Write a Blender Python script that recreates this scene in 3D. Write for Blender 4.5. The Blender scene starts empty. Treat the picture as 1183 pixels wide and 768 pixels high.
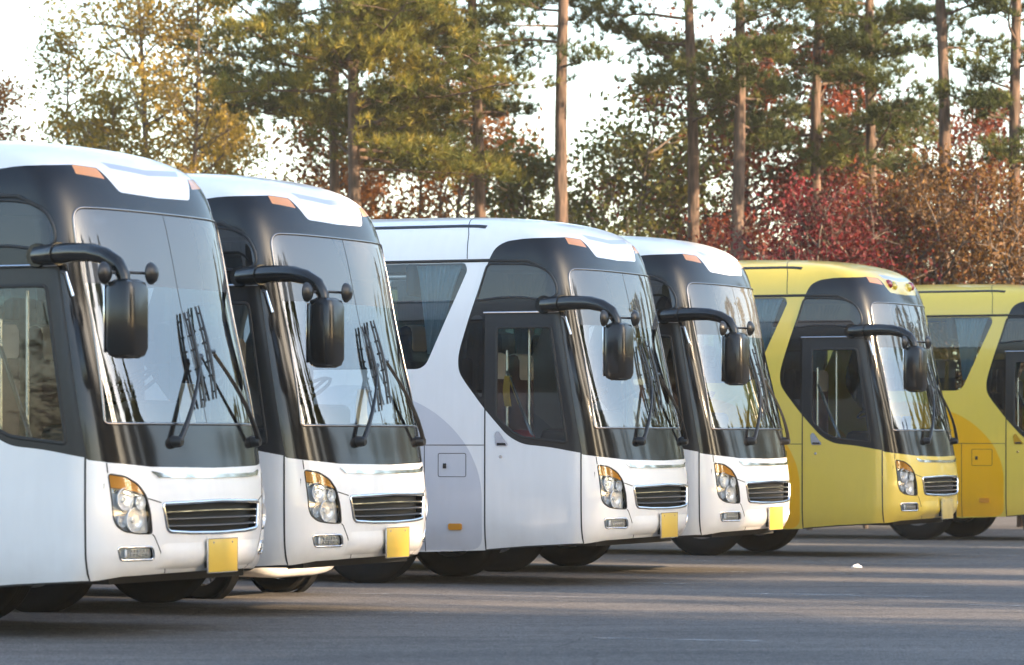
import bpy, math, random
import numpy as np
from mathutils import Vector, Matrix
from mathutils.geometry import delaunay_2d_cdt
R = math.radians
scene = bpy.context.scene
COL = scene.collection
# ------------------------------------------------------------------ small helpers
def link(o, parent=None):
    COL.objects.link(o)
    if parent is not None: o.parent = parent
    return o
def tag(o, label=None, cat=None, group=None, kind=None):
    if label: o['label'] = label
    if cat: o['category'] = cat
    if group: o['group'] = group
    if kind: o['kind'] = kind
    return o
def empty(name, loc=(0, 0, 0), rz=0.0):
    o = bpy.data.objects.new(name, None); link(o)
    o.location = loc; o.rotation_euler = (0, 0, rz); o.empty_display_size = .2
    return o
def fast_mesh(name, verts, faces, normals=None, smooth=True, mat_idx=None):
    """verts (N,3); faces (M,k) array, or list of arrays of different k"""
    me = bpy.data.meshes.new(name)
    verts = np.asarray(verts, np.float32)
    if isinstance(faces, np.ndarray): faces = [faces]
    faces = [np.asarray(f, np.int32) for f in faces if len(f)]
    me.vertices.add(len(verts)); me.vertices.foreach_set('co', verts.ravel())
    nl = sum(f.size for f in faces); nf = sum(len(f) for f in faces)
    me.loops.add(nl); me.loops.foreach_set('vertex_index', np.concatenate([f.ravel() for f in faces]))
    me.polygons.add(nf)
    starts = []; s = 0
    for f in faces:
        starts.append(s + np.arange(len(f)) * f.shape[1]); s += f.size
    me.polygons.foreach_set('loop_start', np.concatenate(starts).astype(np.int32))
    if mat_idx is not None: me.polygons.foreach_set('material_index', np.asarray(mat_idx, np.int32))
    me.polygons.foreach_set('use_smooth', np.full(nf, smooth))
    me.update(calc_edges=True); me.validate()
    if normals is not None:
        me.normals_split_custom_set_from_vertices([tuple(n) for n in np.asarray(normals, float)])
    return me
def obj(name, me, mats, parent=None):
    o = bpy.data.objects.new(name, me)
    if not isinstance(mats, (list, tuple)): mats = [mats]
    for m in mats: me.materials.append(m)
    return link(o, parent)
class MB:
    """collects vertices and faces of one mesh"""
    def __init__(s): s.v = []; s.f = []
    def add(s, vs, fs):
        b = len(s.v); s.v += [tuple(map(float, p)) for p in vs]; s.f += [tuple(i + b for i in f) for f in fs]
    def box(s, c, d, rz=0.0, bev=0.0):
        x, y, z = [k / 2 for k in d]
        if bev <= 0:
            P = [(sx * x, sy * y, sz * z) for sz in (-1, 1) for sy in (-1, 1) for sx in (-1, 1)]
            F = [(0, 2, 3, 1), (4, 5, 7, 6), (0, 1, 5, 4), (2, 6, 7, 3), (0, 4, 6, 2), (1, 3, 7, 5)]
        else:
            b = min(bev, x * .9, y * .9, z * .9); P = []; n = 4
            rings = []
            for zz, ins in ((-z, b), (-z + b * .3, b * .3), (-z + b, 0), (z - b, 0), (z - b * .3, b * .3), (z, b)):
                ring = []
                for cx, cy, a0 in ((x - b, y - b, 0), (-x + b, y - b, 90), (-x + b, -y + b, 180), (x - b, -y + b, 270)):
                    for k in range(n + 1):
                        a = R(a0 + 90 * k / n); ring.append((cx + (b - ins) * math.cos(a), cy + (b - ins) * math.sin(a), zz))
                rings.append(ring)
            m = len(rings[0]); P = sum(rings, []); F = []
            for r in range(len(rings) - 1):
                for i in range(m):
                    j = (i + 1) % m; F.append((r * m + i, r * m + j, (r + 1) * m + j, (r + 1) * m + i))
            F.append(tuple(reversed(range(m)))); F.append(tuple((len(rings) - 1) * m + i for i in range(m)))
        co, si = math.cos(rz), math.sin(rz)
        s.add([(c[0] + p[0] * co - p[1] * si, c[1] + p[0] * si + p[1] * co, c[2] + p[2]) for p in P], F)
    def tube(s, path, rad, n=8, cap=True, sy=1.0):
        path = [Vector(p) for p in path]
        if not hasattr(rad, '__len__'): rad = [rad] * len(path)
        base = len(s.v); ref = None; rings = []
        for i, p in enumerate(path):
            t = (path[min(i + 1, len(path) - 1)] - path[max(i - 1, 0)]).normalized()
            if ref is None:
                ref = Vector((0, 0, 1)) if abs(t.z) < .9 else Vector((1, 0, 0))
            a = t.cross(ref)
            if a.length < 1e-4: a = t.orthogonal()
            a.normalize(); b = a.cross(t).normalized(); ref = b
            rings.append([p + a * (rad[i] * sy * math.cos(2 * math.pi * k / n)) + b * (rad[i] * math.sin(2 * math.pi * k / n)) for k in range(n)])
        V = sum(rings, []); F = []
        for r in range(len(rings) - 1):
            for k in range(n):
                j = (k + 1) % n; F.append((r * n + k, r * n + j, (r + 1) * n + j, (r + 1) * n + k))
        if cap: F += [tuple(reversed(range(n))), tuple((len(rings) - 1) * n + k for k in range(n))]
        s.add(V, F)
    def lathe(s, prof, c=(0, 0, 0), axis='y', n=32, closed=False):
        """prof [(r, h)] about an axis through c"""
        V = []; F = []; m = len(prof)
        for k in range(n):
            a = 2 * math.pi * k / n
            for r, h in prof:
                x, y = r * math.cos(a), r * math.sin(a)
                V.append({'y': (c[0] + x, c[1] + h, c[2] + y), 'z': (c[0] + x, c[1] + y, c[2] + h), 'x': (c[0] + h, c[1] + x, c[2] + y)}[axis])
        for k in range(n):
            k2 = (k + 1) % n
            for i in range(m if closed else m - 1):
                i2 = (i + 1) % m; F.append((k * m + i, k2 * m + i, k2 * m + i2, k * m + i2))
        s.add(V, F)
    def build(s, name, mat, parent=None, smooth=True, angle=35):
        me = bpy.data.meshes.new(name); me.from_pydata(s.v, [], s.f); me.validate()
        import bmesh
        bm = bmesh.new(); bm.from_mesh(me); bmesh.ops.recalc_face_normals(bm, faces=bm.faces[:])
        ca = R(angle)
        for f in bm.faces: f.smooth = smooth
        for e in bm.edges:
            if len(e.link_faces) == 2 and e.calc_face_angle(0) > ca: e.smooth = False
        bm.to_mesh(me); bm.free()
        return obj(name, me, mat, parent)
# ------------------------------------------------------------------ materials
def newmat(name):
    m = bpy.data.materials.new(name); m.use_nodes = True
    nt = m.node_tree; b = nt.nodes['Principled BSDF']
    return m, nt, b
def N(nt, t, **k):
    n = nt.nodes.new(t)
    for a, v in k.items():
        if a in n.inputs: n.inputs[a].default_value = v
        else: setattr(n, a, v)
    return n
def rgb(c): return (c[0], c[1], c[2], 1)
def plain(name, c, rough=.5, metal=0., coat=0., spec=.5, noise=0.0, nscale=8., coat_rough=.03):
    m, nt, b = newmat(name)
    b.inputs['Base Color'].default_value = rgb(c); b.inputs['Roughness'].default_value = rough
    b.inputs['Metallic'].default_value = metal; b.inputs['Coat Weight'].default_value = coat
    b.inputs['Coat Roughness'].default_value = coat_rough; b.inputs['Specular IOR Level'].default_value = spec
    if noise:
        tc = N(nt, 'ShaderNodeTexCoord'); no = N(nt, 'ShaderNodeTexNoise', Scale=nscale, Detail=6.)
        nt.links.new(tc.outputs['Object'], no.inputs['Vector'])
        mx = N(nt, 'ShaderNodeMix', data_type='RGBA')
        mx.inputs[6].default_value = rgb([k * (1 - noise) for k in c]); mx.inputs[7].default_value = rgb([min(1, k * (1 + noise)) for k in c])
        nt.links.new(no.outputs['Fac'], mx.inputs[0]); nt.links.new(mx.outputs[2], b.inputs['Base Color'])
    return m
def paint(name, c, dirt=(.23, .2, .17)):
    """coach paint: clear coat, faint unevenness of the panels, road dirt towards the sill"""
    m, nt, b = newmat(name); L = nt.links.new
    tc = N(nt, 'ShaderNodeTexCoord'); sx = N(nt, 'ShaderNodeSeparateXYZ'); L(tc.outputs['Object'], sx.inputs[0])
    oi = N(nt, 'ShaderNodeObjectInfo'); om = N(nt, 'ShaderNodeMath', operation='MULTIPLY'); om.inputs[1].default_value = 37.; L(oi.outputs['Random'], om.inputs[0])
    n1 = N(nt, 'ShaderNodeTexNoise', noise_dimensions='4D', Scale=3.2, Detail=8., Roughness=.65); L(tc.outputs['Object'], n1.inputs['Vector']); L(om.outputs[0], n1.inputs['W'])
    mp = N(nt, 'ShaderNodeMapping'); mp.inputs['Scale'].default_value = (2.2, 2.2, .35); L(tc.outputs['Object'], mp.inputs[0])
    n2 = N(nt, 'ShaderNodeTexNoise', noise_dimensions='4D', Scale=7., Detail=5.); L(mp.outputs[0], n2.inputs['Vector']); L(om.outputs[0], n2.inputs['W'])
    mr = N(nt, 'ShaderNodeMapRange'); mr.inputs[1].default_value = 1.05; mr.inputs[2].default_value = .3; mr.inputs[3].default_value = 0; mr.inputs[4].default_value = .44
    L(sx.outputs['Z'], mr.inputs[0])
    m1 = N(nt, 'ShaderNodeMath', operation='MULTIPLY'); L(mr.outputs[0], m1.inputs[0]); L(n1.outputs['Fac'], m1.inputs[1])
    m2 = N(nt, 'ShaderNodeMath', operation='MULTIPLY_ADD'); L(n2.outputs['Fac'], m2.inputs[0]); m2.inputs[1].default_value = .12; L(m1.outputs[0], m2.inputs[2])
    mx = N(nt, 'ShaderNodeMix', data_type='RGBA'); mx.inputs[6].default_value = rgb(c); mx.inputs[7].default_value = rgb(dirt)
    L(m2.outputs[0], mx.inputs[0]); L(mx.outputs[2], b.inputs['Base Color'])
    rr = N(nt, 'ShaderNodeMapRange'); rr.inputs[3].default_value = .22; rr.inputs[4].default_value = .42; L(n1.outputs['Fac'], rr.inputs[0]); L(rr.outputs[0], b.inputs['Roughness'])
    b.inputs['Coat Weight'].default_value = .7; b.inputs['Coat Roughness'].default_value = .06
    n3 = N(nt, 'ShaderNodeTexNoise', Scale=1.6, Detail=2.); L(tc.outputs['Object'], n3.inputs['Vector'])
    bp = N(nt, 'ShaderNodeBump', Strength=.10, Distance=.05); L(n3.outputs['Fac'], bp.inputs['Height']); L(bp.outputs[0], b.inputs['Normal']); L(bp.outputs[0], b.inputs['Coat Normal'])
    return m
def glass(name, tint, ior=1.6, rough=.0, body=None, body_f=0.0, wave=.02):
    """thin glazing: tinted transmission under a mirror layer whose share follows Fresnel"""
    m, nt, b = newmat(name); L = nt.links.new; nt.nodes.remove(b); out = nt.nodes['Material Output']
    tr = N(nt, 'ShaderNodeBsdfTransparent'); tr.inputs[0].default_value = rgb(tint)
    gl = N(nt, 'ShaderNodeBsdfGlossy'); gl.inputs['Roughness'].default_value = rough; gl.inputs[0].default_value = (1, 1, 1, 1)
    fr = N(nt, 'ShaderNodeFresnel', IOR=ior)
    tc = N(nt, 'ShaderNodeTexCoord'); no = N(nt, 'ShaderNodeTexNoise', Scale=1.3, Detail=1.); L(tc.outputs['Object'], no.inputs['Vector'])
    bp = N(nt, 'ShaderNodeBump', Strength=wave, Distance=.05); L(no.outputs['Fac'], bp.inputs['Height']); L(bp.outputs[0], gl.inputs['Normal']); L(bp.outputs[0], fr.inputs['Normal'])
    first = tr.outputs[0]
    if body:
        df = N(nt, 'ShaderNodeBsdfDiffuse'); df.inputs[0].default_value = rgb(body)
        ms = N(nt, 'ShaderNodeMixShader'); ms.inputs[0].default_value = body_f; L(tr.outputs[0], ms.inputs[1]); L(df.outputs[0], ms.inputs[2]); first = ms.outputs[0]
    mx = N(nt, 'ShaderNodeMixShader'); L(fr.outputs[0], mx.inputs[0]); L(first, mx.inputs[1]); L(gl.outputs[0], mx.inputs[2]); L(mx.outputs[0], out.inputs[0])
    return m
def leafmat(name, cols, trans=.45, rough=.6):
    m, nt, b = newmat(name); L = nt.links.new; nt.nodes.remove(b); out = nt.nodes['Material Output']
    g = N(nt, 'ShaderNodeNewGeometry'); cr = N(nt, 'ShaderNodeValToRGB')
    el = cr.color_ramp.elements
    while len(el) > 1: el.remove(el[-1])
    el[0].position = 0; el[0].color = rgb(cols[0])
    for i, c in enumerate(cols[1:], 1):
        e = el.new(i / (len(cols) - 1)); e.color = rgb(c)
    tc = N(nt, 'ShaderNodeTexCoord'); no = N(nt, 'ShaderNodeTexNoise', Scale=1.5, Detail=2.); L(tc.outputs['Object'], no.inputs['Vector'])
    mr = N(nt, 'ShaderNodeMapRange'); mr.inputs[1].default_value = .34; mr.inputs[2].default_value = .66; mr.inputs[3].default_value = 0; mr.inputs[4].default_value = .62; L(no.outputs['Fac'], mr.inputs[0])
    ma = N(nt, 'ShaderNodeMath', operation='MULTIPLY_ADD'); ma.inputs[1].default_value = .38; L(g.outputs['Random Per Island'], ma.inputs[0]); L(mr.outputs[0], ma.inputs[2]); L(ma.outputs[0], cr.inputs[0])
    df = N(nt, 'ShaderNodeBsdfPrincipled'); df.inputs['Roughness'].default_value = rough; df.inputs['Specular IOR Level'].default_value = .3
    tl = N(nt, 'ShaderNodeBsdfTranslucent'); L(cr.outputs[0], df.inputs['Base Color']); 
    hs = N(nt, 'ShaderNodeHueSaturation', Saturation=1.15, Value=1.5); L(cr.outputs[0], hs.inputs['Color']); L(hs.outputs[0], tl.inputs[0])
    mx = N(nt, 'ShaderNodeMixShader'); mx.inputs[0].default_value = trans
    L(df.outputs[0], mx.inputs[1]); L(tl.outputs[0], mx.inputs[2]); L(mx.outputs[0], out.inputs[0])
    return m
def bark(name, c1, c2):
    m, nt, b = newmat(name); L = nt.links.new
    tc = N(nt, 'ShaderNodeTexCoord'); mp = N(nt, 'ShaderNodeMapping'); mp.inputs['Scale'].default_value = (1, 1, .22); L(tc.outputs['Object'], mp.inputs[0])
    vo = N(nt, 'ShaderNodeTexVoronoi', Scale=16.); L(mp.outputs[0], vo.inputs['Vector'])
    no = N(nt, 'ShaderNodeTexNoise', Scale=9., Detail=8.); L(mp.outputs[0], no.inputs['Vector'])
    ad = N(nt, 'ShaderNodeMath', operation='MULTIPLY'); L(vo.outputs['Distance'], ad.inputs[0]); L(no.outputs['Fac'], ad.inputs[1])
    cr = N(nt, 'ShaderNodeValToRGB'); cr.color_ramp.elements[0].color = rgb(c1); cr.color_ramp.elements[1].color = rgb(c2); cr.color_ramp.elements[1].position = .45
    L(ad.outputs[0], cr.inputs[0]); L(cr.outputs[0], b.inputs['Base Color']); b.inputs['Roughness'].default_value = .9
    bp = N(nt, 'ShaderNodeBump', Strength=.7, Distance=.04); L(ad.outputs[0], bp.inputs['Height']); L(bp.outputs[0], b.inputs['Normal'])
    return m
M = {}
M['white'] = paint('white_paint', (.85, .845, .84))
M['grey_swirl'] = paint('silver_grey_paint', (.60, .61, .66))
M['yellow'] = paint('pale_yellow_paint', (.78, .57, .085), (.28, .20, .06))
M['deep_yellow'] = paint('deep_yellow_paint', (.86, .43, .003), (.40, .22, .015))
M['gloss_black'] = plain('gloss_black', (.008, .008, .009), .12, spec=.45, noise=.3, nscale=3.)
M['satin_black'] = plain('satin_black', (.014, .014, .015), .33, noise=.3, nscale=20.)
M['grille_black'] = plain('grille_black', (.010, .010, .010), .45, spec=.3)
M['rubber'] = plain('black_rubber', (.016, .015, .014), .6)
M['tyre'] = plain('tyre_rubber', (.008, .008, .008), .8, spec=.15, noise=.5, nscale=14.)
M['chrome'] = plain('chrome', (.75, .75, .76), .12, metal=1.)
M['dark_chrome'] = plain('dark_chrome', (.30, .27, .25), .22, metal=1.)
M['mirror_black'] = plain('mirror_black', (.012, .012, .012), .2, noise=.3, nscale=12.)
M['bright_metal'] = plain('brushed_metal', (.72, .72, .72), .25, metal=1.)
M['rim'] = plain('wheel_steel', (.33, .33, .34), .4, metal=.8, noise=.4)
M['dark'] = plain('underside_black', (.012, .012, .012), .8)
M['interior'] = plain('interior_grey', (.16, .16, .17), .7)
M['dash'] = plain('dashboard_plastic', (.03, .03, .033), .55)
M['seat_cloth'] = plain('seat_cloth', (.10, .055, .06), .9, noise=.3, nscale=40.)
M['seat_blue'] = plain('blue_seat_cloth', (.05, .10, .20), .9, noise=.3, nscale=40.)
M['seat_cover'] = plain('white_seat_cover', (.72, .66, .64), .9)
M['curtain'] = plain('curtain_cloth', (.58, .74, .82), .9, noise=.15, nscale=30.)
M['amber'] = plain('amber_lens', (.58, .25, .03), .18, coat=1.)
M['amber_pale'] = plain('faded_amber_lens', (.70, .27, .07), .3, coat=.8)
M['red_lens'] = plain('red_lens', (.26, .01, .02), .12, coat=1.)
M['yellow_lens'] = plain('yellow_lens', (.55, .40, .03), .12, coat=1.)
M['reflector'] = plain('lamp_reflector', (.86, .88, .92), .2, metal=.25, coat=1.)
M['lens_white'] = plain('frosted_lens', (.55, .57, .60), .25, coat=1.)
M['plate'] = plain('yellow_plate', (.60, .40, .05), .45, coat=.3, noise=.04, nscale=5.)
M['plate_faded'] = plain('faded_yellow_plate', (.50, .38, .13), .5, noise=.25, nscale=9.)
M['vent'] = plain('pale_blue_slot', (.40, .44, .56), .35, coat=.5)
M['seam'] = plain('panel_gap', (.035, .033, .03), .9)
M['windshield'] = glass('windshield_glass', (.55, .60, .61), 2.4, wave=.006)
M['sun_strip'] = glass('windshield_sun_band', (.14, .15, .17), 1.8, body=(.16, .165, .175), body_f=.55)
M['side_glass'] = glass('side_window_glass', (.56, .64, .66), 1.7, rough=.015, wave=.01)
M['door_glass'] = glass('door_window_glass', (.66, .72, .73), 1.55, rough=.02, wave=.01)
M['dark_glass'] = glass('dark_tinted_glass', (.05, .055, .06), 1.65, body=(.015, .015, .016), body_f=.6)
M['lens'] = glass('clear_lens', (.92, .94, .95), 1.4, wave=.1)
M['mirror'] = plain('mirror_silver', (.85, .87, .88), .02, metal=1.)
M['paper'] = plain('white_paper', (.78, .78, .76), .85)
M['blue_card'] = plain('blue_card', (.03, .09, .40), .6)
M['red_cloth'] = plain('red_cloth', (.55, .03, .05), .8)
M['note'] = plain('yellow_note', (.72, .52, .10), .8)
M['car_paint'] = paint('car_white_paint', (.78, .79, .80))
M['pine_bark'] = bark('pine_bark', (.026, .019, .014), (.135, .085, .06))
M['grey_bark'] = bark('grey_bark', (.03, .024, .02), (.16, .125, .10))
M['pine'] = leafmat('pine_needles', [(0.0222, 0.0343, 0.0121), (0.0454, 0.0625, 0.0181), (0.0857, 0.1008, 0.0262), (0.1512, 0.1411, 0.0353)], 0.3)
M['pine_sun_tint'] = leafmat('sun_tinted_pine_needles', [(0.0293, 0.0421, 0.0117), (0.0702, 0.0842, 0.0187), (0.1638, 0.1521, 0.0304), (0.351, 0.2574, 0.0468)], 0.35)  # pine needles again, with sunlight painted into the lighter golden tones
M['gold'] = leafmat('golden_leaves', [(0.11, 0.095, 0.03), (0.23, 0.17, 0.045), (0.37, 0.26, 0.06), (0.46, 0.32, 0.085)], 0.5)
M['olive'] = leafmat('olive_leaves', [(0.0675, 0.0675, 0.0189), (0.1485, 0.1215, 0.027), (0.27, 0.189, 0.0351), (0.405, 0.2295, 0.0405)], 0.45)
M['green'] = leafmat('green_leaves', [(0.0373, 0.0537, 0.0149), (0.0672, 0.082, 0.0224), (0.1119, 0.1119, 0.0269), (0.194, 0.1343, 0.0298)], .4)
M['rust'] = leafmat('rust_leaves', [(0.0729, 0.0389, 0.017), (0.158, 0.0608, 0.0219), (0.2673, 0.1033, 0.0304), (0.3402, 0.1458, 0.0365)], 0.45)
M['maroon'] = leafmat('maroon_leaves', [(0.0406, 0.0348, 0.0139), (0.0928, 0.0255, 0.0162), (0.1624, 0.0348, 0.0186), (0.232, 0.058, 0.0232)], 0.4)
M['crimson'] = leafmat('crimson_leaves', [(0.035, 0.034, 0.014), (0.075, 0.016, 0.016), (0.14, 0.016, 0.02), (0.2, 0.024, 0.028)], 0.3)
M['brown'] = leafmat('brown_shrub_leaves', [(0.04, 0.036, 0.014), (0.085, 0.045, 0.018), (0.13, 0.065, 0.02), (0.17, 0.09, 0.025), (0.12, 0.035, 0.016)], 0.35)
# ------------------------------------------------------------------ coach skin: S(q, v) = point of the shell
# q = metres along the contour from the front centre (+ = door side), v = height parameter
PROF = [  # v, z, u of the front centre, corner depth, half width, roundness
    (.18, .18, -.24, .38, 1.205, 2.4), (.28, .28, -.16, .44, 1.222, 2.4), (.38, .38, -.06, .52, 1.238, 2.4), (.52, .52, -.01, .55, 1.245, 2.4),
    (.75, .75, 0, .56, 1.245, 2.4), (1., 1., -.025, .54, 1.245, 2.4), (1.2, 1.2, -.065, .50, 1.245, 2.4), (1.45, 1.45, -.115, .46, 1.243, 2.4),
    (2.25, 2.25, -.32, .41, 1.225, 2.5), (2.95, 2.95, -.48, .38, 1.185, 2.75), (3.12, 3.12, -.54, .37, 1.165, 2.8), (3.26, 3.25, -.60, .40, 1.125, 2.8),
    (3.40, 3.36, -.71, .46, 1.06, 2.7), (3.60, 3.45, -.95, .6, .92, 2.6), (3.90, 3.51, -1.4, .8, .63, 2.5), (4.22, 3.54, -1.9, 1., .32, 2.4), (4.55, 3.55, -2.4, 1., .002, 2.4)]
LIFT = .115
def pchip(x, y, xi):
    h = np.diff(x); d = np.diff(y) / h; m = np.zeros_like(y)
    for i in range(1, len(x) - 1):
        if d[i - 1] * d[i] > 0:
            w1 = 2 * h[i] + h[i - 1]; w2 = h[i] + 2 * h[i - 1]; m[i] = (w1 + w2) / (w1 / d[i - 1] + w2 / d[i])
    m[0] = d[0]; m[-1] = d[-1]
    k = np.clip(np.searchsorted(x, xi) - 1, 0, len(x) - 2); t = (xi - x[k]) / h[k]
    return (2*t**3 - 3*t**2 + 1) * y[k] + (t**3 - 2*t**2 + t) * h[k] * m[k] + (-2*t**3 + 3*t**2) * y[k+1] + (t**3 - t**2) * h[k] * m[k+1]
class Surf:
    NV = 440; NT = 160
    def __init__(s):
        P = np.array(PROF, float); s.v = np.linspace(P[0, 0], P[-1, 0], s.NV)
        s.z, s.uf, s.a, s.H, s.n = [pchip(P[:, 0], P[:, i], s.v) for i in range(1, 6)]
        th = np.linspace(0, np.pi / 2, 1200); s.L = np.zeros(s.NV); s.U = np.zeros((s.NV, s.NT)); s.Y = np.zeros((s.NV, s.NT))
        for i in range(s.NV):
            cu = np.cos(th) ** (2 / s.n[i]); cy = np.sin(th) ** (2 / s.n[i]); cu[-1] = 0
            u = s.uf[i] - s.a[i] + s.a[i] * cu; y = s.H[i] * cy
            q = np.concatenate([[0], np.cumsum(np.hypot(np.diff(u), np.diff(y)))]); s.L[i] = q[-1]
            qq = np.linspace(0, q[-1], s.NT); s.U[i] = np.interp(qq, q, u); s.Y[i] = np.interp(qq, q, y)
    def row(s, i, q):
        f = np.clip(q / s.L[i], 0, 1) * (s.NT - 1); k = np.minimum(f.astype(int), s.NT - 2); t = f - k
        return s.U[i, k] * (1 - t) + s.U[i, k + 1] * t - np.maximum(q - s.L[i], 0), s.Y[i, k] * (1 - t) + s.Y[i, k + 1] * t
    def pos(s, q, v):
        q = np.asarray(q, float); v = np.asarray(v, float); sg = np.where(q < 0, 1., -1.); q = np.abs(q)
        f = np.clip((v - s.v[0]) / (s.v[-1] - s.v[0]), 0, 1) * (s.NV - 1); i = np.minimum(f.astype(int), s.NV - 2); t = f - i
        u0, y0 = s.row(i, q); u1, y1 = s.row(i + 1, q)
        return np.stack([u0 * (1 - t) + u1 * t, sg * (y0 * (1 - t) + y1 * t), s.z[i] * (1 - t) + s.z[i + 1] * t + LIFT], -1)
    def nrm(s, q, v):
        e = 4e-3; q = np.asarray(q, float); v = np.asarray(v, float)
        dq = s.pos(q + e, v) - s.pos(q - e, v); dv = s.pos(q, np.minimum(v + .012, s.v[-1])) - s.pos(q, np.maximum(v - .012, s.v[0]))
        n = np.cross(dv, dq); return n / np.maximum(np.linalg.norm(n, axis=-1, keepdims=True), 1e-12)
    def q_of_u(s, u, v):
        u = np.asarray(u, float); lo = np.zeros_like(u); hi = lo + 15
        for _ in range(48):
            m = (lo + hi) / 2; c = s.pos(m, v)[..., 0] > u; lo = np.where(c, m, lo); hi = np.where(c, hi, m)
        return (lo + hi) / 2
S = Surf()
def fillet(P, r, closed=True, n=5):
    P = [Vector(p) for p in P]; out = []
    for i, p in enumerate(P):
        rr = r[i] if hasattr(r, '__len__') else r
        if (not closed and i in (0, len(P) - 1)) or rr <= 0: out.append(tuple(p)); continue
        a = P[i - 1] - p; b = P[(i + 1) % len(P)] - p; d = min(rr, a.length * .45, b.length * .45)
        A = p + a.normalized() * d; B = p + b.normalized() * d
        for k in range(n + 1):
            t = k / n; out.append(tuple(A * (1 - t) ** 2 + p * 2 * t * (1 - t) + B * t * t))
    return out
def dense(P, step, closed=True):
    P = [np.array(p, float) for p in P]; out = []
    for i in range(len(P) if closed else len(P) - 1):
        a = P[i]; b = P[(i + 1) % len(P)]; n = max(1, int(math.ceil(np.linalg.norm(b - a) / step)))
        out += [a + (b - a) * k / n for k in range(n)]
    if not closed: out.append(P[-1])
    return np.array(out)
def fr(P, r=0., closed=True, step=.045): return dense(fillet(P, r, closed) if r else P, step, closed)
def sd(P, r=0., closed=True, step=.05):
    D = dense(fillet(P, r, closed) if r else P, step, closed)
    return np.stack([S.q_of_u(D[:, 0], D[:, 1]), D[:, 1]], -1)
def mir(P): Q = np.array(P).copy(); Q[:, 0] *= -1; return Q[::-1]
def pip(P, x, y):
    ins = np.zeros(len(x), bool); j = len(P) - 1
    for i in range(len(P)):
        xi, yi = P[i]; xj, yj = P[j]
        if yi != yj:
            c = ((yi > y) != (yj > y)) & (x < (xj - xi) * (y - yi) / (yj - yi) + xi); ins ^= c
        j = i
    return ins
def cdt(loops, opens, grid):
    idx = {}; V = []; E = []
    def add(p):
        k = (round(float(p[0]), 4), round(float(p[1]), 4))
        if k not in idx: idx[k] = len(V); V.append(Vector(k))
        return idx[k]
    for Lp, cl in [(l, True) for l in loops] + [(l, False) for l in opens]:
        ii = [add(p) for p in Lp]
        for a, b in zip(ii, ii[1:] + (ii[:1] if cl else [])):
            if a != b: E.append((a, b))
    C = np.array([tuple(p) for p in V]); buck = {}
    for p in C: buck.setdefault((int(p[0] // .03), int(p[1] // .03)), []).append(p)
    for g in grid:
        bx, by = int(g[0] // .03), int(g[1] // .03); ok = True
        for i in (-1, 0, 1):
            for j in (-1, 0, 1):
                for p in buck.get((bx + i, by + j), ()):
                    if (p[0] - g[0]) ** 2 + (p[1] - g[1]) ** 2 < .018 ** 2: ok = False
        if ok: add(g)
    r = delaunay_2d_cdt(V, E, [], 0, 1e-5)
    return np.array([tuple(p) for p in r[0]]), np.array([f for f in r[2] if len(f) == 3], int)
def skin_mesh(name, V2, F, off=0.0, mat_idx=None):
    u, inv = np.unique(F.ravel(), return_inverse=True); V2 = V2[u]; F = inv.reshape(F.shape)
    P = S.pos(V2[:, 0], V2[:, 1]); n = S.nrm(V2[:, 0], V2[:, 1]); P = P + n * off
    fn = np.cross(P[F[:, 1]] - P[F[:, 0]], P[F[:, 2]] - P[F[:, 0]]); flip = (fn * n[F[:, 0]]).sum(-1) < 0
    F = F.copy(); F[flip] = F[flip][:, ::-1]
    return fast_mesh(name, P, F, n, mat_idx=mat_idx)
def patch(name, loop, off, depth, mat, parent, step=.04):
    """a plate lying on the shell: outline in (q, v), proud by off, with a rim going depth inwards"""
    loop = np.asarray(loop); g = np.array([(x, y) for x in np.arange(loop[:, 0].min(), loop[:, 0].max(), step) for y in np.arange(loop[:, 1].min(), loop[:, 1].max(), step)])
    g = g[pip(loop, g[:, 0], g[:, 1])] if len(g) else g
    V2, F = cdt([loop], [], g); c = V2[F].mean(1); F = F[pip(loop, c[:, 0], c[:, 1])]
    P = S.pos(V2[:, 0], V2[:, 1]); n = S.nrm(V2[:, 0], V2[:, 1]); P = P + n * off
    fn = np.cross(P[F[:, 1]] - P[F[:, 0]], P[F[:, 2]] - P[F[:, 0]]); flip = (fn * n[F[:, 0]]).sum(-1) < 0; F[flip] = F[flip][:, ::-1]
    nv = len(P); bq = S.pos(loop[:, 0], loop[:, 1]); bn = S.nrm(loop[:, 0], loop[:, 1]); m = len(loop)
    A = bq + bn * off; B = bq + bn * (off - depth); cen = A.mean(0)
    W = np.array([(nv + i, nv + (i + 1) % m, nv + m + (i + 1) % m, nv + m + i) for i in range(m)])
    V = np.concatenate([P, A, B]); nn = np.concatenate([n, (A - cen) / np.linalg.norm(A - cen, axis=1, keepdims=True), (B - cen) / np.linalg.norm(B - cen, axis=1, keepdims=True)])
    return obj(name, fast_mesh(name, V, [F, W] if depth else F, nn if not depth else np.concatenate([n, nn[nv:]])), mat, parent)
def sweep(mb, line, prof, closed=False, off=0.0):
    """profile [(side, out)] carried along a (q, v) line on the shell"""
    line = np.asarray(line); P = S.pos(line[:, 0], line[:, 1]); n = S.nrm(line[:, 0], line[:, 1]); P = P + n * off; m = len(P)
    T = (np.roll(P, -1, 0) - np.roll(P, 1, 0)) if closed else np.gradient(P, axis=0)
    T /= np.maximum(np.linalg.norm(T, axis=1, keepdims=True), 1e-9); B = np.cross(n, T); k = len(prof)
    V = [P[i] + B[i] * a + n[i] * b for i in range(m) for a, b in prof]; F = []
    for i in range(m if closed else m - 1):
        j = (i + 1) % m
        for c in range(k): d = (c + 1) % k; F.append((i * k + c, j * k + c, j * k + d, i * k + d))
    if not closed: F += [tuple(range(k)), tuple((m - 1) * k + c for c in reversed(range(k)))]
    mb.add(V, F)
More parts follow.
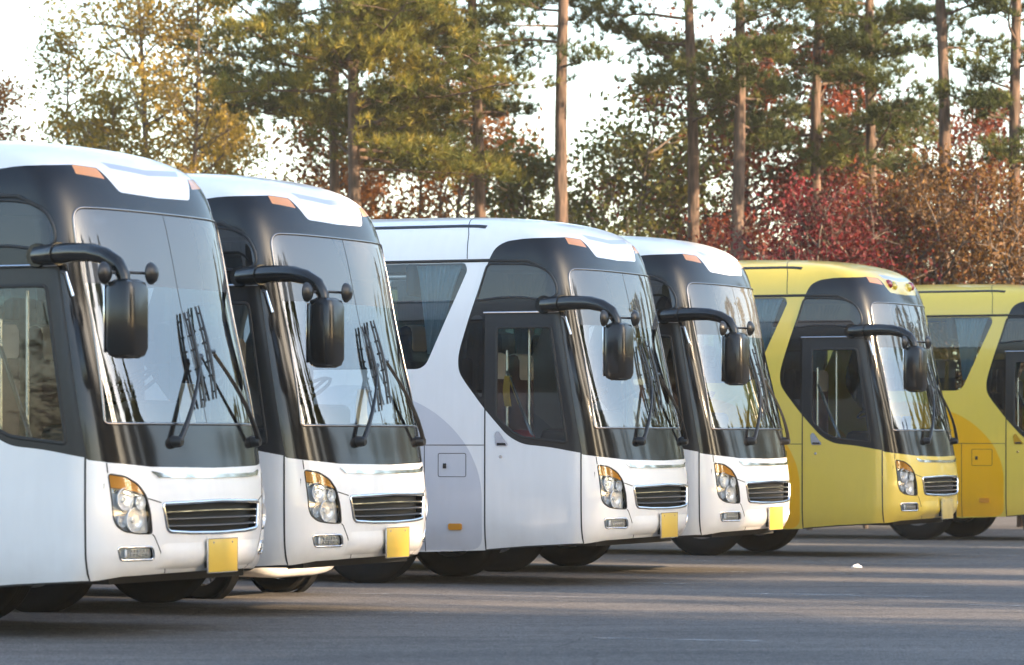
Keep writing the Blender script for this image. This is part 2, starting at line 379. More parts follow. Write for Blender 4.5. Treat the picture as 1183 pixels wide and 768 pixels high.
def half_round(w, h, n=6): return [(-w, -h * .6)] + [(-w * math.cos(math.pi * k / n), h * math.sin(math.pi * k / n)) for k in range(n + 1)] + [(w, -h * .6)]
# ------------------------------------------------------------------ outlines (near side)
def sym(P): return np.concatenate([np.array(P), mir(P)])
HB = np.array([(0, 1.10), (.8, 1.112), (1.17, 1.145), (1.30, 1.162)])
black_n = np.concatenate([fr(HB, closed=False), sd(fillet([(-.42, 1.18), (-.73, 1.235), (-1.02, 1.262), (-1.18, 1.345), (-1.42, 1.598), (-1.63, 1.86), (-1.705, 1.97), (-1.715, 2.10), (-1.69, 2.22), (-1.6, 2.51), (-1.5, 2.80), (-1.416, 3.03), (-1.40, 3.075), (-1.346, 3.187), (-1.238, 3.252), (-1.07, 3.274)], .12, False), closed=False),
                          fr([(1.18, 3.281), (1.03, 3.287), (.89, 3.297), (.668, 3.283), (.538, 3.125), (.515, 3.106), (.48, 3.098), (0, 3.086)], closed=False)])
BLACK = np.concatenate([black_n, mir(black_n)[1:-1]])
WS = sym(fr(fillet([(0, 1.42), (.4, 1.42), (1.145, 1.42), (1.112, 1.764), (1.077, 2.17), (1.090, 2.5), (1.098, 2.74), (1.072, 2.962), (.81, 2.968), (0, 2.968)], [0, 0, .03, .1, .1, .1, .1, .12, .1, 0], False, 8), closed=False, step=.035))
AMB = fr([(.905, 3.295), (.672, 3.280), (.640, 3.192), (.925, 3.218)], .012)
HL = fr([(1.172, 1.066), (1.041, 1.047), (.938, .99), (.876, .91), (.846, .78), (.828, .634), (.95, .636), (1.065, .652), (1.131, .69), (1.158, .75)], .03)
FOG = fr([(1.12, .543), (.82, .543), (.785, .450), (1.085, .450)], .03, step=.03)
GR = sym(fr(fillet([(0, .862), (.72, .848), (.675, .648), (.4, .634), (0, .628)], [0, .03, .05, 0, 0], False), closed=False))
VENT = sym(fr([(0, 3.312), (.555, 3.345), (.50, 3.292), (0, 3.262)], closed=False))
UPWIN = sd(fillet([(-1.42, 3.022), (-1.039, 3.015), (-.863, 2.988), (-.755, 2.923), (-.695, 2.814), (-.682, 2.70), (-.80, 2.66), (-1.05, 2.69), (-1.30, 2.69), (-1.53, 2.66)], .05))
DOOR = sd([(-1.42, 2.53), (-.655, 2.53), (-.415, 1.196), (-.408, .302), (-1.0, .268), (-1.42, .232)])
DGLASS = sd([(-1.304, 2.40), (-.735, 2.40), (-.555, 1.275), (-1.015, 1.328), (-1.141, 1.386), (-1.30, 1.523)], .04)
QTR = sd([(-1.455, 2.52), (-1.455, 1.70), (-1.60, 1.88), (-1.68, 2.02), (-1.655, 2.25), (-1.57, 2.52)], .05)
WIN = [sd([(-1.66, 3.035), (-1.632, 2.965), (-1.70, 2.81), (-2.053, 2.05), (-2.13, 2.0), (-4.0, 2.0), (-4.0, 3.035)], .05)] + \
      [sd([(a, 3.035), (a, 2.0), (a - 1.76, 2.0), (a - 1.76, 3.035)], .05, step=.1) for a in (-4.08, -5.92, -7.76, -9.60)]
DRIVER = sd([(-1.35, 2.48), (-.74, 2.48), (-.56, 1.45), (-1.35, 1.45)], .06)
SWIRL = sd(fillet([(-2.9, 1.86), (-2.5, 1.80), (-2.116, 1.66), (-1.92, 1.55), (-1.734, 1.39), (-1.594, 1.22), (-1.49, 1.0), (-1.452, .806), (-1.452, .23), (-4.6, .21), (-4.5, .9), (-4.0, 1.5), (-3.5, 1.78)], .15))
def arch(uc, r): return sd([(uc + r, .15), (uc + r, .38)] + [(uc + r * math.cos(R(a)), .385 + r * math.sin(R(a))) for a in range(10, 171, 10)] + [(uc - r, .38), (uc - r, .15)])
ARCH = [arch(-2.76, .61), arch(-8.9, .61)]
bot = np.concatenate([fr([(0, .352), (.6, .345), (1.0, .333)], closed=False), sd([(-.36, .308), (-.41, .302), (-1.0, .266), (-1.42, .228), (-2.07, .205), (-11.8, .205)], closed=False, step=.1)])
rear = sd([(-11.8, .205), (-11.8, 4.55)], closed=False, step=.08)[1:]
top = fr([(rear[-1][0], 4.55), (0, 4.55)], closed=False, step=.15)[1:]
half = np.concatenate([bot, rear, top]); DOM = np.concatenate([half, mir(half)[1:-1]])
def build_skin(root):
    parts = {}
    holes = [HL, mir(HL), FOG, mir(FOG), GR] + [a for A in ARCH for a in (A, mir(A))]
    loops = [DOM, BLACK, WS, AMB, mir(AMB), VENT, UPWIN, mir(UPWIN), DOOR, DGLASS, mir(DRIVER), QTR, SWIRL, mir(SWIRL)] + holes + WIN + [mir(w) for w in WIN]
    g = []
    for v in np.arange(.2, 4.55, .055):
        for q in np.concatenate([np.arange(-3.3, 3.3, .055), np.arange(3.4, 13, .25), -np.arange(3.4, 13, .25)]): g.append((q + random.uniform(-.004, .004), v))
    g = np.array(g); g = g[pip(DOM, g[:, 0], g[:, 1])]
    sun = fr([(-1.086, 2.42), (1.086, 2.42)], closed=False)
    V2, F = cdt(loops, [sun, fr([(0, 1.42), (0, 2.968)], closed=False)], g)
    c = V2[F].mean(1); x, y = c[:, 0], c[:, 1]; lab = np.full(len(F), 'body', dtype=object)
    i_black = pip(BLACK, x, y); i_door = pip(DOOR, x, y)
    lab[i_black] = 'mask'
    lab[i_door & ~i_black] = 'door'; lab[i_door & i_black] = 'doorframe'
    lab[pip(WS, x, y) & (y < 2.42)] = 'ws'; lab[pip(WS, x, y) & (y >= 2.42)] = 'strip'
    for k, P in (('amb0', AMB), ('amb1', mir(AMB)), ('vent', VENT), ('up0', UPWIN), ('up1', mir(UPWIN)), ('dglass', DGLASS), ('driver', mir(DRIVER)), ('qtr', QTR)): lab[pip(P, x, y)] = k
    for i, w in enumerate(WIN): lab[pip(w, x, y)] = 'win%d' % i; lab[pip(mir(w), x, y)] = 'wim%d' % i
    for h in holes: lab[pip(h, x, y)] = 'none'
    lab[~pip(DOM, x, y)] = 'none'
    fq = np.abs(V2[F][:, :, 0]).max(1)
    sw = (pip(SWIRL, x, y) | pip(mir(SWIRL), x, y)).astype(int)
    def mk(name, keys, mats, parent, idx=None):
        k = np.isin(lab, keys); me = skin_mesh(name, V2, F[k], mat_idx=None if idx is None else idx[k]); return obj(name, me, mats, parent)
    parts['body'] = mk('body', ['body'], [M['white'], M['grey_swirl']], root, sw)
    parts['mask'] = mk('front_mask', ['mask'], M['gloss_black'], root)
    mk('windshield', ['ws'], M['windshield'], root); mk('sun_strip', ['strip'], M['sun_strip'], root)
    for k in ('amb0', 'amb1'): mk('marker_light', [k], M['amber_pale'], root)
    mk('roof_slot', ['vent'], M['vent'], root)
    for k in ('up0', 'up1', 'qtr'): mk('window', [k], M['dark_glass'], root)
    mk('window', ['driver'], M['door_glass'], root)
    for i in range(len(WIN)):
        mk('window', ['win%d' % i], M['side_glass'], root); mk('window', ['wim%d' % i], M['side_glass'], root)
    door = mk('door', ['door'], M['white'], root)
    mk('door_frame', ['doorframe'], M['satin_black'], door); mk('door_glass', ['dglass'], M['door_glass'], door)
    parts['door'] = door
    # back wall closes the shell
    Pr = S.pos(rear[:, 0], rear[:, 1]); Pl = Pr * (1, -1, 1)
    mb = MB(); n = len(Pr); mb.add(np.concatenate([Pr, Pl]), [(i, i + 1, n + i + 1, n + i) for i in range(n - 1)]); mb.build('rear_wall', M['white'], root)
    return parts
def box_on(mb, c, d): mb.box(c, d)
def make_seat(parent, x, y, z, mat, name='seat'):
    mb = MB(); mb.box((x, y, z + .22), (.48, .46, .16), bev=.05); mb.box((x - .24, y, z + .72), (.15, .46, .90), bev=.06); mb.box((x - .02, y, z + .07), (.3, .3, .14))
    s = mb.build(name, mat, parent)
    mb = MB(); mb.box((x - .235, y, z + 1.03), (.165, .40, .30), bev=.06); mb.build('headrest_cover', M['seat_cover'], s)
    return s
def make_wheel(parent, x, y, sgn, dual=False):
    w = .30; mb = MB(); r = .515
    for k in range(2 if dual else 1):
        y0 = y - sgn * k * .34
        prof = [(.30, -w * .42), (.36, -w * .5), (.45, -w * .52), (r - .035, -w * .48), (r - .008, -w * .40), (r, -w * .30)]
        for j in range(-2, 3):
            t = j * w * .13; prof += [(r, t - .014), (r - .012, t - .008), (r - .012, t + .008), (r, t + .014)]
        prof += [(r, w * .30), (r - .008, w * .40), (r - .035, w * .48), (.45, w * .52), (.36, w * .5), (.30, w * .42)]
        mb.lathe(prof, (x, y0, r - .012), 'y', 56)
    t = mb.build('wheel', M['tyre'], parent)
    mb = MB(); o = sgn
    pr = [(.30, o * .13), (.285, o * .135), (.27, o * .10), (.25, o * .02), (.20, o * .0), (.16, o * .03), (.135, o * .10), (.06, o * .115), (.001, o * .12)]
    mb.lathe(pr, (x, y, r - .012), 'y', 40)
    for k in range(10):
        a = 2 * math.pi * k / 10; mb.lathe([(.001, o * .045), (.016, o * .045), (.016, o * .0)], (x + .17 * math.cos(a), y, r - .012 + .17 * math.sin(a)), 'y', 8)
    mb.lathe([(.30, -o * .13), (.29, -o * .10), (.27, o * 0.)], (x, y, r - .012), 'y', 40)
    mb.build('rim', M['rim'], t)
    return t
def on(q, v, off=0.0):
    p = S.pos(np.array([q]), np.array([v]))[0] + S.nrm(np.array([q]), np.array([v]))[0] * off
    return Vector(p)
def make_bus():
    root = empty('tour_coach')
    build_skin(root)
    # --- mouldings and gaps
    mb = MB(); ring = np.asarray(WS); sweep(mb, ring, half_round(.011, .010), closed=True); mb.build('windshield_trim', M['dark_chrome'], root)
    mb = MB(); sweep(mb, fr([(0, 1.42), (0, 2.965)], closed=False), half_round(.004, .002)); mb.build('glass_joint', M['rubber'], root)
    for P in (UPWIN, mir(UPWIN)):
        mb = MB(); sweep(mb, P, half_round(.012, .010), closed=True); mb.build('window_seal', M['satin_black'], root)
    gut = sd([(-.80, 2.955), (-1.0, 3.045), (-1.42, 3.055), (-11.75, 3.055)], closed=False, step=.12)
    for P in (gut, mir(gut)):
        mb = MB(); sweep(mb, P, half_round(.016, .012)); mb.build('rain_gutter', M['rubber'], root)
    def flat_line(pts, w): return pts, [(-w, -.002), (-w, .0016), (w, .0016), (w, -.002)]
    mb = MB()
    rails = sd(fillet([(-1.50, 3.455), (-1.60, 3.475), (-1.75, 3.485), (-11.5, 3.49)], .1, False), closed=False, step=.12)
    for P in (rails, mir(rails)):
        sweep(mb, P, [(-.022, -.002), (-.022, .006), (.022, .006), (.022, -.002)])
    mb.build('roof_rail', M['satin_black'], root)
    mb = MB()
    L1 = [sd([(-1.64, 3.075), (-1.66, 3.34), (-1.76, 3.72), (-1.86, 4.2)], closed=False), sd([(-1.43, 1.254), (-11.75, 1.254)], closed=False, step=.12), sd([(-2.07, 1.25), (-2.07, .21)], closed=False),
          fr([(1.172, 1.142), (1.172, 1.07)], closed=False), fr([(.862, .887), (.735, .856)], closed=False), fr([(.828, .632), (.805, .615), (.72, .48), (.60, .348)], closed=False)]
    for P in L1:
        a, b = flat_line(P, .004); sweep(mb, a, b); a, b = flat_line(mir(P), .004); sweep(mb, a, b)
    for uu in (-3.42, -5.0, -6.6, -8.2, -9.6):
        P = sd([(uu, 1.25), (uu, .21)], closed=False); a, b = flat_line(P, .004); sweep(mb, a, b); sweep(mb, mir(P), b)
    sweep(mb, sd([(-1.92, 1.173), (-1.622, 1.173), (-1.622, .944), (-1.92, .944)], .02), [(-.003, -.002), (-.003, .0016), (.003, .0016), (.003, -.002)], closed=True)
    for q, v in ((1.245, .955), (1.245, .60)): pass
    mb.build('panel_gap', M['seam'], root)
    mb = MB(); p = on(sd([(-1.85, 1.05)] * 2)[0][0], 1.05, .004); mb.box(p, (.035, .012, .05), bev=.004); mb.build('flap_lock', M['satin_black'], root)
    # --- door furniture
    door = [c for c in root.children if c.name.startswith('door')][0]
    mb = MB(); sweep(mb, DOOR, [(-.007, -.004), (-.007, .002), (.007, .002), (.007, -.004)], closed=True); mb.build('door_seal', M['rubber'], door)
    mb = MB(); sweep(mb, DGLASS, half_round(.014, .006), closed=True); mb.build('glass_seal', M['rubber'], door)
    mb = MB(); sweep(mb, sd([(-1.44, 2.545), (-.66, 2.545)], closed=False), half_round(.013, .022)); mb.build('drip_rail', M['bright_metal'], door)
    hq = sd([(-1.318, 1.36), (-1.295, 1.39), (-1.27, 1.385), (-1.175, 1.262), (-1.18, 1.245), (-1.30, 1.245)], .015, step=.02)
    h = patch('door_handle', hq, .007, .01, M['chrome'], door, .02)
    patch('handle_recess', sd([(-1.29, 1.275), (-1.20, 1.275), (-1.19, 1.25), (-1.29, 1.25)], .008, step=.015), .0095, .003, M['rubber'], door, .02)
    mb = MB(); p = on(sd([(-1.25, 1.14)] * 2)[0][0], 1.14); mb.lathe([(.001, -.006), (.014, -.006), (.018, 0), (.018, .004)], p, 'y', 16); mb.build('lock', M['bright_metal'], door)
    mb = MB(); mb.tube([on(1.245, 2.50, .01), on(1.22, 2.49, .03), on(1.20, 2.32, .035)], .012, 8); mb.build('grab_bar', M['bright_metal'], root)
    # side repeaters
    mk = sd([(-1.807, .488), (-1.662, .488), (-1.662, .425), (-1.807, .425)], .02, step=.02)
    patch('side_marker', mk, .016, .018, M['amber'], root, .02); patch('side_marker', mir(mk), .016, .018, M['amber'], root, .02)
    # --- lamps
    for sg in (1, -1):
        f = (lambda P: np.asarray(P)) if sg > 0 else mir
        hl = patch('headlight', f(HL), -.045, -.048, M['reflector'], root, .04)
        mb = MB(); sweep(mb, f(HL), [(-.005, -.02), (-.005, .003), (.004, .003), (.004, -.02)], closed=True); mb.build('lamp_seal', M['rubber'], hl)
        for q, v, r in ((1.06, .885, .078), (.985, .735, .085), (.93, .86, .05), (1.09, .73, .045)):
            c = on(q * sg, v, -.043); n = Vector(S.nrm(np.array([q * sg]), np.array([v]))[0]); n = (n + Vector((1.2, 0, 0))).normalized()
            mb = MB(); mb.lathe([(r, .034), (r * .97, .029), (r * .8, .013), (r * .5, .004), (.02, .0), (.018, .018), (.001, .021)], (0, 0, 0), 'z', 24)
            mb.lathe([(r * 1.06, .026), (r * 1.06, .036), (r, .036), (r, .03)], (0, 0, 0), 'z', 24)
            rot = n.to_track_quat('Z', 'Y').to_matrix(); mb.v = [tuple(c + rot @ Vector(p)) for p in mb.v]
            mb.build('reflector_bowl', M['reflector'], hl)
        patch('lamp_divider', f(fr([(1.13, .958), (1.02, .945), (.885, .90), (.882, .882), (1.02, .922), (1.13, .93)])), -.03, .03, M['chrome'], hl, .03)
        patch('turn_signal', f(fr([(1.165, 1.058), (1.041, 1.04), (.94, .984), (.884, .912), (.93, .925), (1.034, .952), (1.160, .968)], .008)), -.006, .03, M['amber'], hl, .03)
        patch('lens', f(HL), -.002, 0, M['lens'], hl, .04)
        fg = patch('fog_lamp', f(FOG), -.03, -.033, M['reflector'], root, .03)
        mb = MB(); sweep(mb, f(FOG), half_round(.008, .006), closed=True); mb.build('fog_lamp_bezel', M['chrome'], fg)
        mb = MB()
        for i in range(6):
            for j in range(2):
                p = on(sg * (.845 + i * .028), .478 + j * .034, -.024); mb.box(p, (.012, .020, .02))
        c = on(sg * 1.03, .497, -.02); mb.box(c, (.02, .07, .06), bev=.01)
        mb.build('led_row', M['lens_white'], fg)
        patch('lens', f(FOG), -.003, 0, M['lens'], fg, .03)
    # --- grille
    gr = patch('grille', GR, -.06, -.065, M['grille_black'], root, .06)
    mb = MB(); sweep(mb, GR, half_round(.014, .012), closed=True); mb.build('grille_frame', M['chrome'], gr)
    for t in (.30, .55, .80):
        line = fr([(-.70 + .05 * t, .848 - .2 * t), (-.35, .857 - .215 * t), (0, .862 - .222 * t), (.35, .857 - .215 * t), (.70 - .05 * t, .848 - .2 * t)], closed=False)
        mb = MB(); sweep(mb, line, [(-.009, -.052), (-.008, -.018), (0, -.010), (.008, -.018), (.009, -.052)]); mb.build('grille_bar', M['grille_black'], gr)
        mb = MB(); sweep(mb, line, [(-.005, -.014), (-.004, -.006), (.004, -.006), (.005, -.014)]); mb.build('bar_trim', M['chrome'], gr)
    st = np.concatenate([fr([(.805, 1.082), (.68, 1.062), (.4, 1.056), (0, 1.054)], closed=False), fr([(0, 1.054), (-.4, 1.056), (-.68, 1.062), (-.805, 1.082)], closed=False)[1:],
                         fr([(-.80, 1.07), (-.745, 1.037), (-.5, 1.03), (0, 1.026)], closed=False), fr([(0, 1.026), (.5, 1.03), (.745, 1.037), (.80, 1.07)], closed=False)[1:]])
    patch('chrome_strip', st, .010, .012, M['chrome'], root, .03)
    # bumper fold: a soft ledge low on the front
    qs = np.linspace(-.74, .74, 61); vs = np.linspace(.375, .575, 21); Q, Vv = np.meshgrid(qs, vs)
    tv = (Vv - vs[0]) / (vs[-1] - vs[0]); bump = np.clip(np.sin(np.pi * tv ** .7), 0, 1) ** 1.3 * np.clip((1 - np.abs(Q) / .74) * 7, 0, 1) ** .6
    P = S.pos(Q, Vv) + S.nrm(Q, Vv) * (.020 * bump - .0015)[..., None]; m_ = len(qs)
    F_ = np.array([(j * m_ + i, j * m_ + i + 1, (j + 1) * m_ + i + 1, (j + 1) * m_ + i) for j in range(len(vs) - 1) for i in range(m_ - 1)])[:, ::-1]
    obj('bumper_lip', fast_mesh('bumper_lip', P.reshape(-1, 3), F_), M['white'], root)
    # plate
    tilt = Matrix.Rotation(R(0), 3, 'Y'); pc = Vector((.022, 0, .462 + LIFT))
    def tilted(mb): mb.v = [tuple(pc + tilt @ Vector(p)) for p in mb.v]; return mb
    mb = MB(); mb.box((0, 0, 0), (.006, .436, .240), bev=.002); pl = tilted(mb).build('number_plate', M['plate'], root)
    mb = MB()
    for yy in (-.221, .221): mb.box((-.002, yy, 0), (.012, .006, .252))
    for z_ in (-.123, .123): mb.box((-.002, 0, z_), (.012, .436, .006))
    for yy in (-.14, .14): mb.lathe([(.001, .006), (.007, .005), (.008, .002)], (0, yy, .095), 'x', 10)
    tilted(mb).build('plate_frame', M['bright_metal'], pl)
    mb = MB(); mb.box((-.03, 0, 0), (.05, .36, .18)); tilted(mb).build('plate_holder', M['rubber'], pl)
    # --- kerb-side mirror
    zz = 2.615 + LIFT
    mr = empty('mirror'); mr.parent = root
    path = [(-.80, -1.215, zz), (-.70, -1.26, zz), (-.58, -1.31, zz + .005), (-.40, -1.38, zz + .008), (-.22, -1.45, zz), (-.08, -1.50, zz - .03), (.03, -1.53, zz - .085), (.085, -1.54, zz - .17), (.10, -1.54, zz - .25)]
    mb = MB(); mb.tube(path, [.070, .075, .073, .069, .065, .060, .054, .048, .042], 14); mb.lathe([(.001, -.01), (.082, -.01), (.088, .0), (.088, .03), (.06, .05)], (-.80, -1.24, zz), 'y', 20)
    mb.tube([path[2], (-.57, -1.315, zz + .005)], .083, 14); mb.build('mirror_arm', M['mirror_black'], mr)
    mb = MB(); mb.box((.105, -1.525, zz - .47), (.23, .29, .55), bev=.07); mb.build('mirror_housing', M['mirror_black'], mr)
    mb = MB(); mb.box((-.012, -1.525, zz - .47), (.008, .23, .47), bev=.002); mb.build('mirror_glass', M['mirror'], mr)
    for c in ((.0, -1.66, zz - .155), (.19, -1.345, zz - .150)):
        mb = MB(); mb.lathe([(.001, .05), (.035, .046), (.062, .03), (.078, .008), (.078, -.002), (.07, -.006), (.001, -.006)], c, 'x', 24)
        mb.tube([(c[0], c[1], c[2]), (.07, -1.53, zz - .145)], .011, 8); mb.build('round_mirror', M['satin_black'], mr)
    # --- wipers: arm, twin rods and blade
    for base, tip, blade in (((.497, 1.288), (-.03, 1.905), ((.007, 2.235), (.062, 1.535))), ((-.772, 1.288), (-.24, 1.942), ((-.186, 2.286), (-.138, 1.598)))):
        wp = empty('wiper'); wp.parent = root
        def ln(a, b, off, n=8): return [on(a[0] + (b[0] - a[0]) * k / n, a[1] + (b[1] - a[1]) * k / n, off + .02 * math.sin(math.pi * k / n)) for k in range(n + 1)]
        mb = MB(); mb.tube(ln(base, tip, .055), [.021, .020, .018, .016, .014, .012, .011, .010, .010], 8)
        b2 = (base[0] + (.035 if base[0] < 0 else -.035), base[1]); mb.tube(ln((b2[0], b2[1] + .02), (tip[0], tip[1] - .02), .05), .008, 6)
        p = on(base[0], base[1], .02); mb.lathe([(.001, .05), (.03, .05), (.04, .03), (.045, -.03)], p, 'x', 14); mb.tube([on(base[0] + .03, base[1] + .01, .04), on(base[0] - .03, base[1] - .01, .04)], .022, 8)
        mb.build('wiper_arm', M['satin_black'], wp)
        mb = MB(); mid = ((blade[0][0] + blade[1][0]) / 2, (blade[0][1] + blade[1][1]) / 2)
        mb.tube(ln(blade[0], blade[1], .018), .009, 6); mb.tube(ln(blade[0], blade[1], .045), [.006, .009, .011, .013, .014, .013, .011, .009, .006], 6)
        for t in (.08, .25, .4, .6, .75, .92):
            a = (blade[0][0] + (blade[1][0] - blade[0][0]) * t, blade[0][1] + (blade[1][1] - blade[0][1]) * t); mb.tube([on(a[0] - .006, a[1], .016), on(a[0] + .006, a[1], .055)], .008, 6)
        mb.tube([on(tip[0], tip[1], .06), on(mid[0], mid[1], .06)], .017, 8); mb.build('wiper_blade', M['satin_black'], wp)
    # --- running gear and inside
    mb = MB(); mb.box((-1.15, 0, .50), (1.6, 2.0, .22)); mb.box((-5.8, 0, .62), (3.9, 2.25, .45)); mb.box((-10.6, 0, .62), (2.2, 2.25, .45)); mb.box((-2.75, 0, .60), (.16, 1.6, .16)); mb.box((-6, 0, 1.08), (11.4, 2.3, .06))
    mb.box((-.62, .0, .44), (.5, 1.5, .1)); mb.build('underbody', M['dark'], root)
    for x, dual in ((-2.76, False), (-8.9, True)):
        for sg in (-1, 1): make_wheel(root, x, sg * 1.02, sg, dual)
    mb = MB(); mb.box((-.72, .1, 1.32), (.55, 2.05, .42), bev=.08); mb.box((-.95, .68, 1.60), (.22, .55, .24), bev=.06); db = mb.build('dashboard', M['dash'], root)
    mb = MB(); mb.lathe([(.235, -.016), (.252, 0), (.235, .016), (.218, 0)], (0, 0, 0), 'z', 28, closed=True)
    for a in (0, 2.1, 4.2): mb.tube([(0, 0, -.02), (.23 * math.cos(a), .23 * math.sin(a), 0)], .014, 6)
    rot = Matrix.Rotation(R(-32), 3, 'Y'); mb.v = [tuple(Vector((-1.15, .68, 1.82)) + rot @ Vector(p)) for p in mb.v]; mb.build('steering_wheel', M['rubber'], root)
    make_seat(root, -1.65, .68, 1.12, M['seat_cloth'], 'driver_seat'); make_seat(root, -1.60, -.10, 1.12, M['seat_cloth'], 'guide_seat')
    for i in range(4):
        for y in (-.92, -.44, .44, .92): make_seat(root, -2.75 - i * .95, y, 1.42, M['seat_blue'])
    mb = MB(); mb.box((-2.3, .6, 1.75), (.05, 1.1, 1.2)); mb.box((-2.3, 0, 3.0), (.10, 2.2, .32), bev=.04); mb.build('partition', M['interior'], root)
    mb = MB()
    for pth in ([(-1.12, -.85, 1.15), (-1.12, -.85, 2.5)], [(-1.38, -.8, 1.15), (-1.38, -.8, 2.3)], [(-1.38, -.8, 2.1), (-1.0, -.95, 1.35)]): mb.tube(pth, .016, 8)
    mb.build('handrail', M['bright_metal'], root)
    for u0, u1, zlow in ((-1.72, -2.22, 2.20), (-3.6, -3.95, 2.1)):
        for sg in (-1, 1):
            V = []; nn = 60; n2 = 8
            for i in range(nn + 1):
                t = i / nn
                for j in range(n2 + 1):
                    s_ = j / n2; zt = 3.02 + LIFT; zb = zlow + LIFT - .05
                    e = s_ ** .8; ua, ub = (u0 + (-1.99 - u0) * e, u1 + (-2.10 - u1) * e) if u0 > -2 else (u0, u1)
                    V.append((ua + (ub - ua) * t, sg * (1.10 + .022 * math.sin(t * 60 + s_)), zt + (zb - zt) * s_))
            F = [(i * (n2 + 1) + j, (i + 1) * (n2 + 1) + j, (i + 1) * (n2 + 1) + j + 1, i * (n2 + 1) + j + 1) for i in range(nn) for j in range(n2)]
            mb = MB(); mb.add(V, F); mb.build('curtain', M['curtain'], root, angle=80)
    return root
def copy_tree(o, parent=None, swap=None):
    c = o.copy(); COL.objects.link(c)
    if parent is not None: c.parent = parent
    if swap and c.type == 'MESH':
        for i, sl in enumerate(c.material_slots):
            m = o.material_slots[i].material
            if m in swap: sl.link = 'OBJECT'; sl.material = swap[m]
    for ch in o.children: copy_tree(ch, c, swap)
    return c
random.seed(3)
bus = make_bus()
G = 'coaches parked side by side in the lot'
BUS = [(-2.135, 27.858, 24.5, 0, 'white coach nearest the camera, cut by the left edge of the picture'),
       (-.960, 31.331, 23.0, 0, 'white coach with an open gap of shade beside it, second from the left'),
       (1.536, 37.669, 23.8, 0, 'white coach showing its whole door and grey swirl, a red cushion behind the door window'),
       (2.820, 40.983, 22.8, 0, 'white coach farthest from the camera, parked right before the yellow ones'),
       (5.315, 46.669, 23.8, 1, 'pale yellow coach with red and yellow lamps above its windshield'),
       (8.736, 53.958, 24.5, 1, 'pale yellow coach at the right edge with only its side and door front in view')]
ymap = {M['white']: M['yellow'], M['grey_swirl']: M['deep_yellow']}
roots = []
for i, (x, y, a, yel, lab) in enumerate(BUS):
    sw = dict(ymap) if yel else None
    if i == 4: sw[M['plate']] = M['plate_faded']
    b = bus if i == 0 else copy_tree(bus, None, sw)
    roots.append(b)
for b, (x, y, a, yel, lab) in zip(roots, BUS):
    b.location = (x, y, 0); b.rotation_euler = (0, 0, -R(a)); tag(b, lab, 'coach', G)
for k, (q, v, m) in enumerate(((.43, 3.215, 'red_lens'), (.29, 3.195, 'yellow_lens'), (-.29, 3.195, 'yellow_lens'), (-.43, 3.215, 'red_lens'))):
    mb = MB(); mb.lathe([(.001, .04), (.03, .036), (.052, .018), (.06, -.01)], (0, 0, 0), 'z', 20); c = on(q, v); n = Vector(S.nrm(np.array([q]), np.array([v]))[0])
    rot = n.to_track_quat('Z', 'Y').to_matrix(); mb.v = [tuple(c + rot @ Vector(p)) for p in mb.v]; mb.build('roof_lamp', M[m], roots[4])
def place_in(b, local):
    x, y, a = BUS[b][:3]; c, s = math.cos(-R(a)), math.sin(-R(a)); return (x + local[0] * c - local[1] * s, y + local[0] * s + local[1] * c, local[2]), -R(a)
# loose things seen through the glass
def loose(name, b, local, mb, mat, label, cat):
    o = mb.build(name, mat); p, a = place_in(b, local); o.location = p; o.rotation_euler = (0, 0, a); return tag(o, label, cat)
def sheet(w, h):
    mb = MB(); n = 6; V = []
    for k in (0, .003):
        for i in range(n + 1):
            t = i / n; V += [(-.02 * math.sin(math.pi * t) - k, -w / 2, h * t), (-.02 * math.sin(math.pi * t) - k, w / 2, h * t)]
    o = 2 * (n + 1); F = [(2 * i, 2 * i + 1, 2 * i + 3, 2 * i + 2) for i in range(n)] + [(o + 2 * i, o + 2 * i + 2, o + 2 * i + 3, o + 2 * i + 1) for i in range(n)]
    mb.add(V, F); return mb
mb = MB(); mb.lathe([(.001, .19), (.08, .18), (.14, .13), (.155, .07), (.13, .015), (.06, 0), (.001, 0)], (0, 0, 0), 'z', 20)
loose('cushion', 2, (-1.18, -.92, 1.33), mb, M['red_cloth'], 'round red cushion behind the door window of the coach with the grey swirl', 'cushion')
loose('notice', 2, (-1.34, -.86, 1.75), sheet(.16, .30), M['note'], 'yellow notice hanging behind the door window of a white coach', 'notice')
for b, lab in ((0, 'white sheet behind the wipers of the coach nearest the camera'), (1, 'white sheet behind the windshield of the second coach from the left'), (2, 'white sheet in the windshield of the coach with the whole door in view')):
    loose('paper_sheet', b, (-.43, .30, 1.54), sheet(.22, .30), M['paper'], lab, 'paper')
loose('paper_sheet', 4, (-.43, -.18, 1.54), sheet(.36, .17), M['blue_card'], 'blue card behind the windshield of a pale yellow coach', 'card')
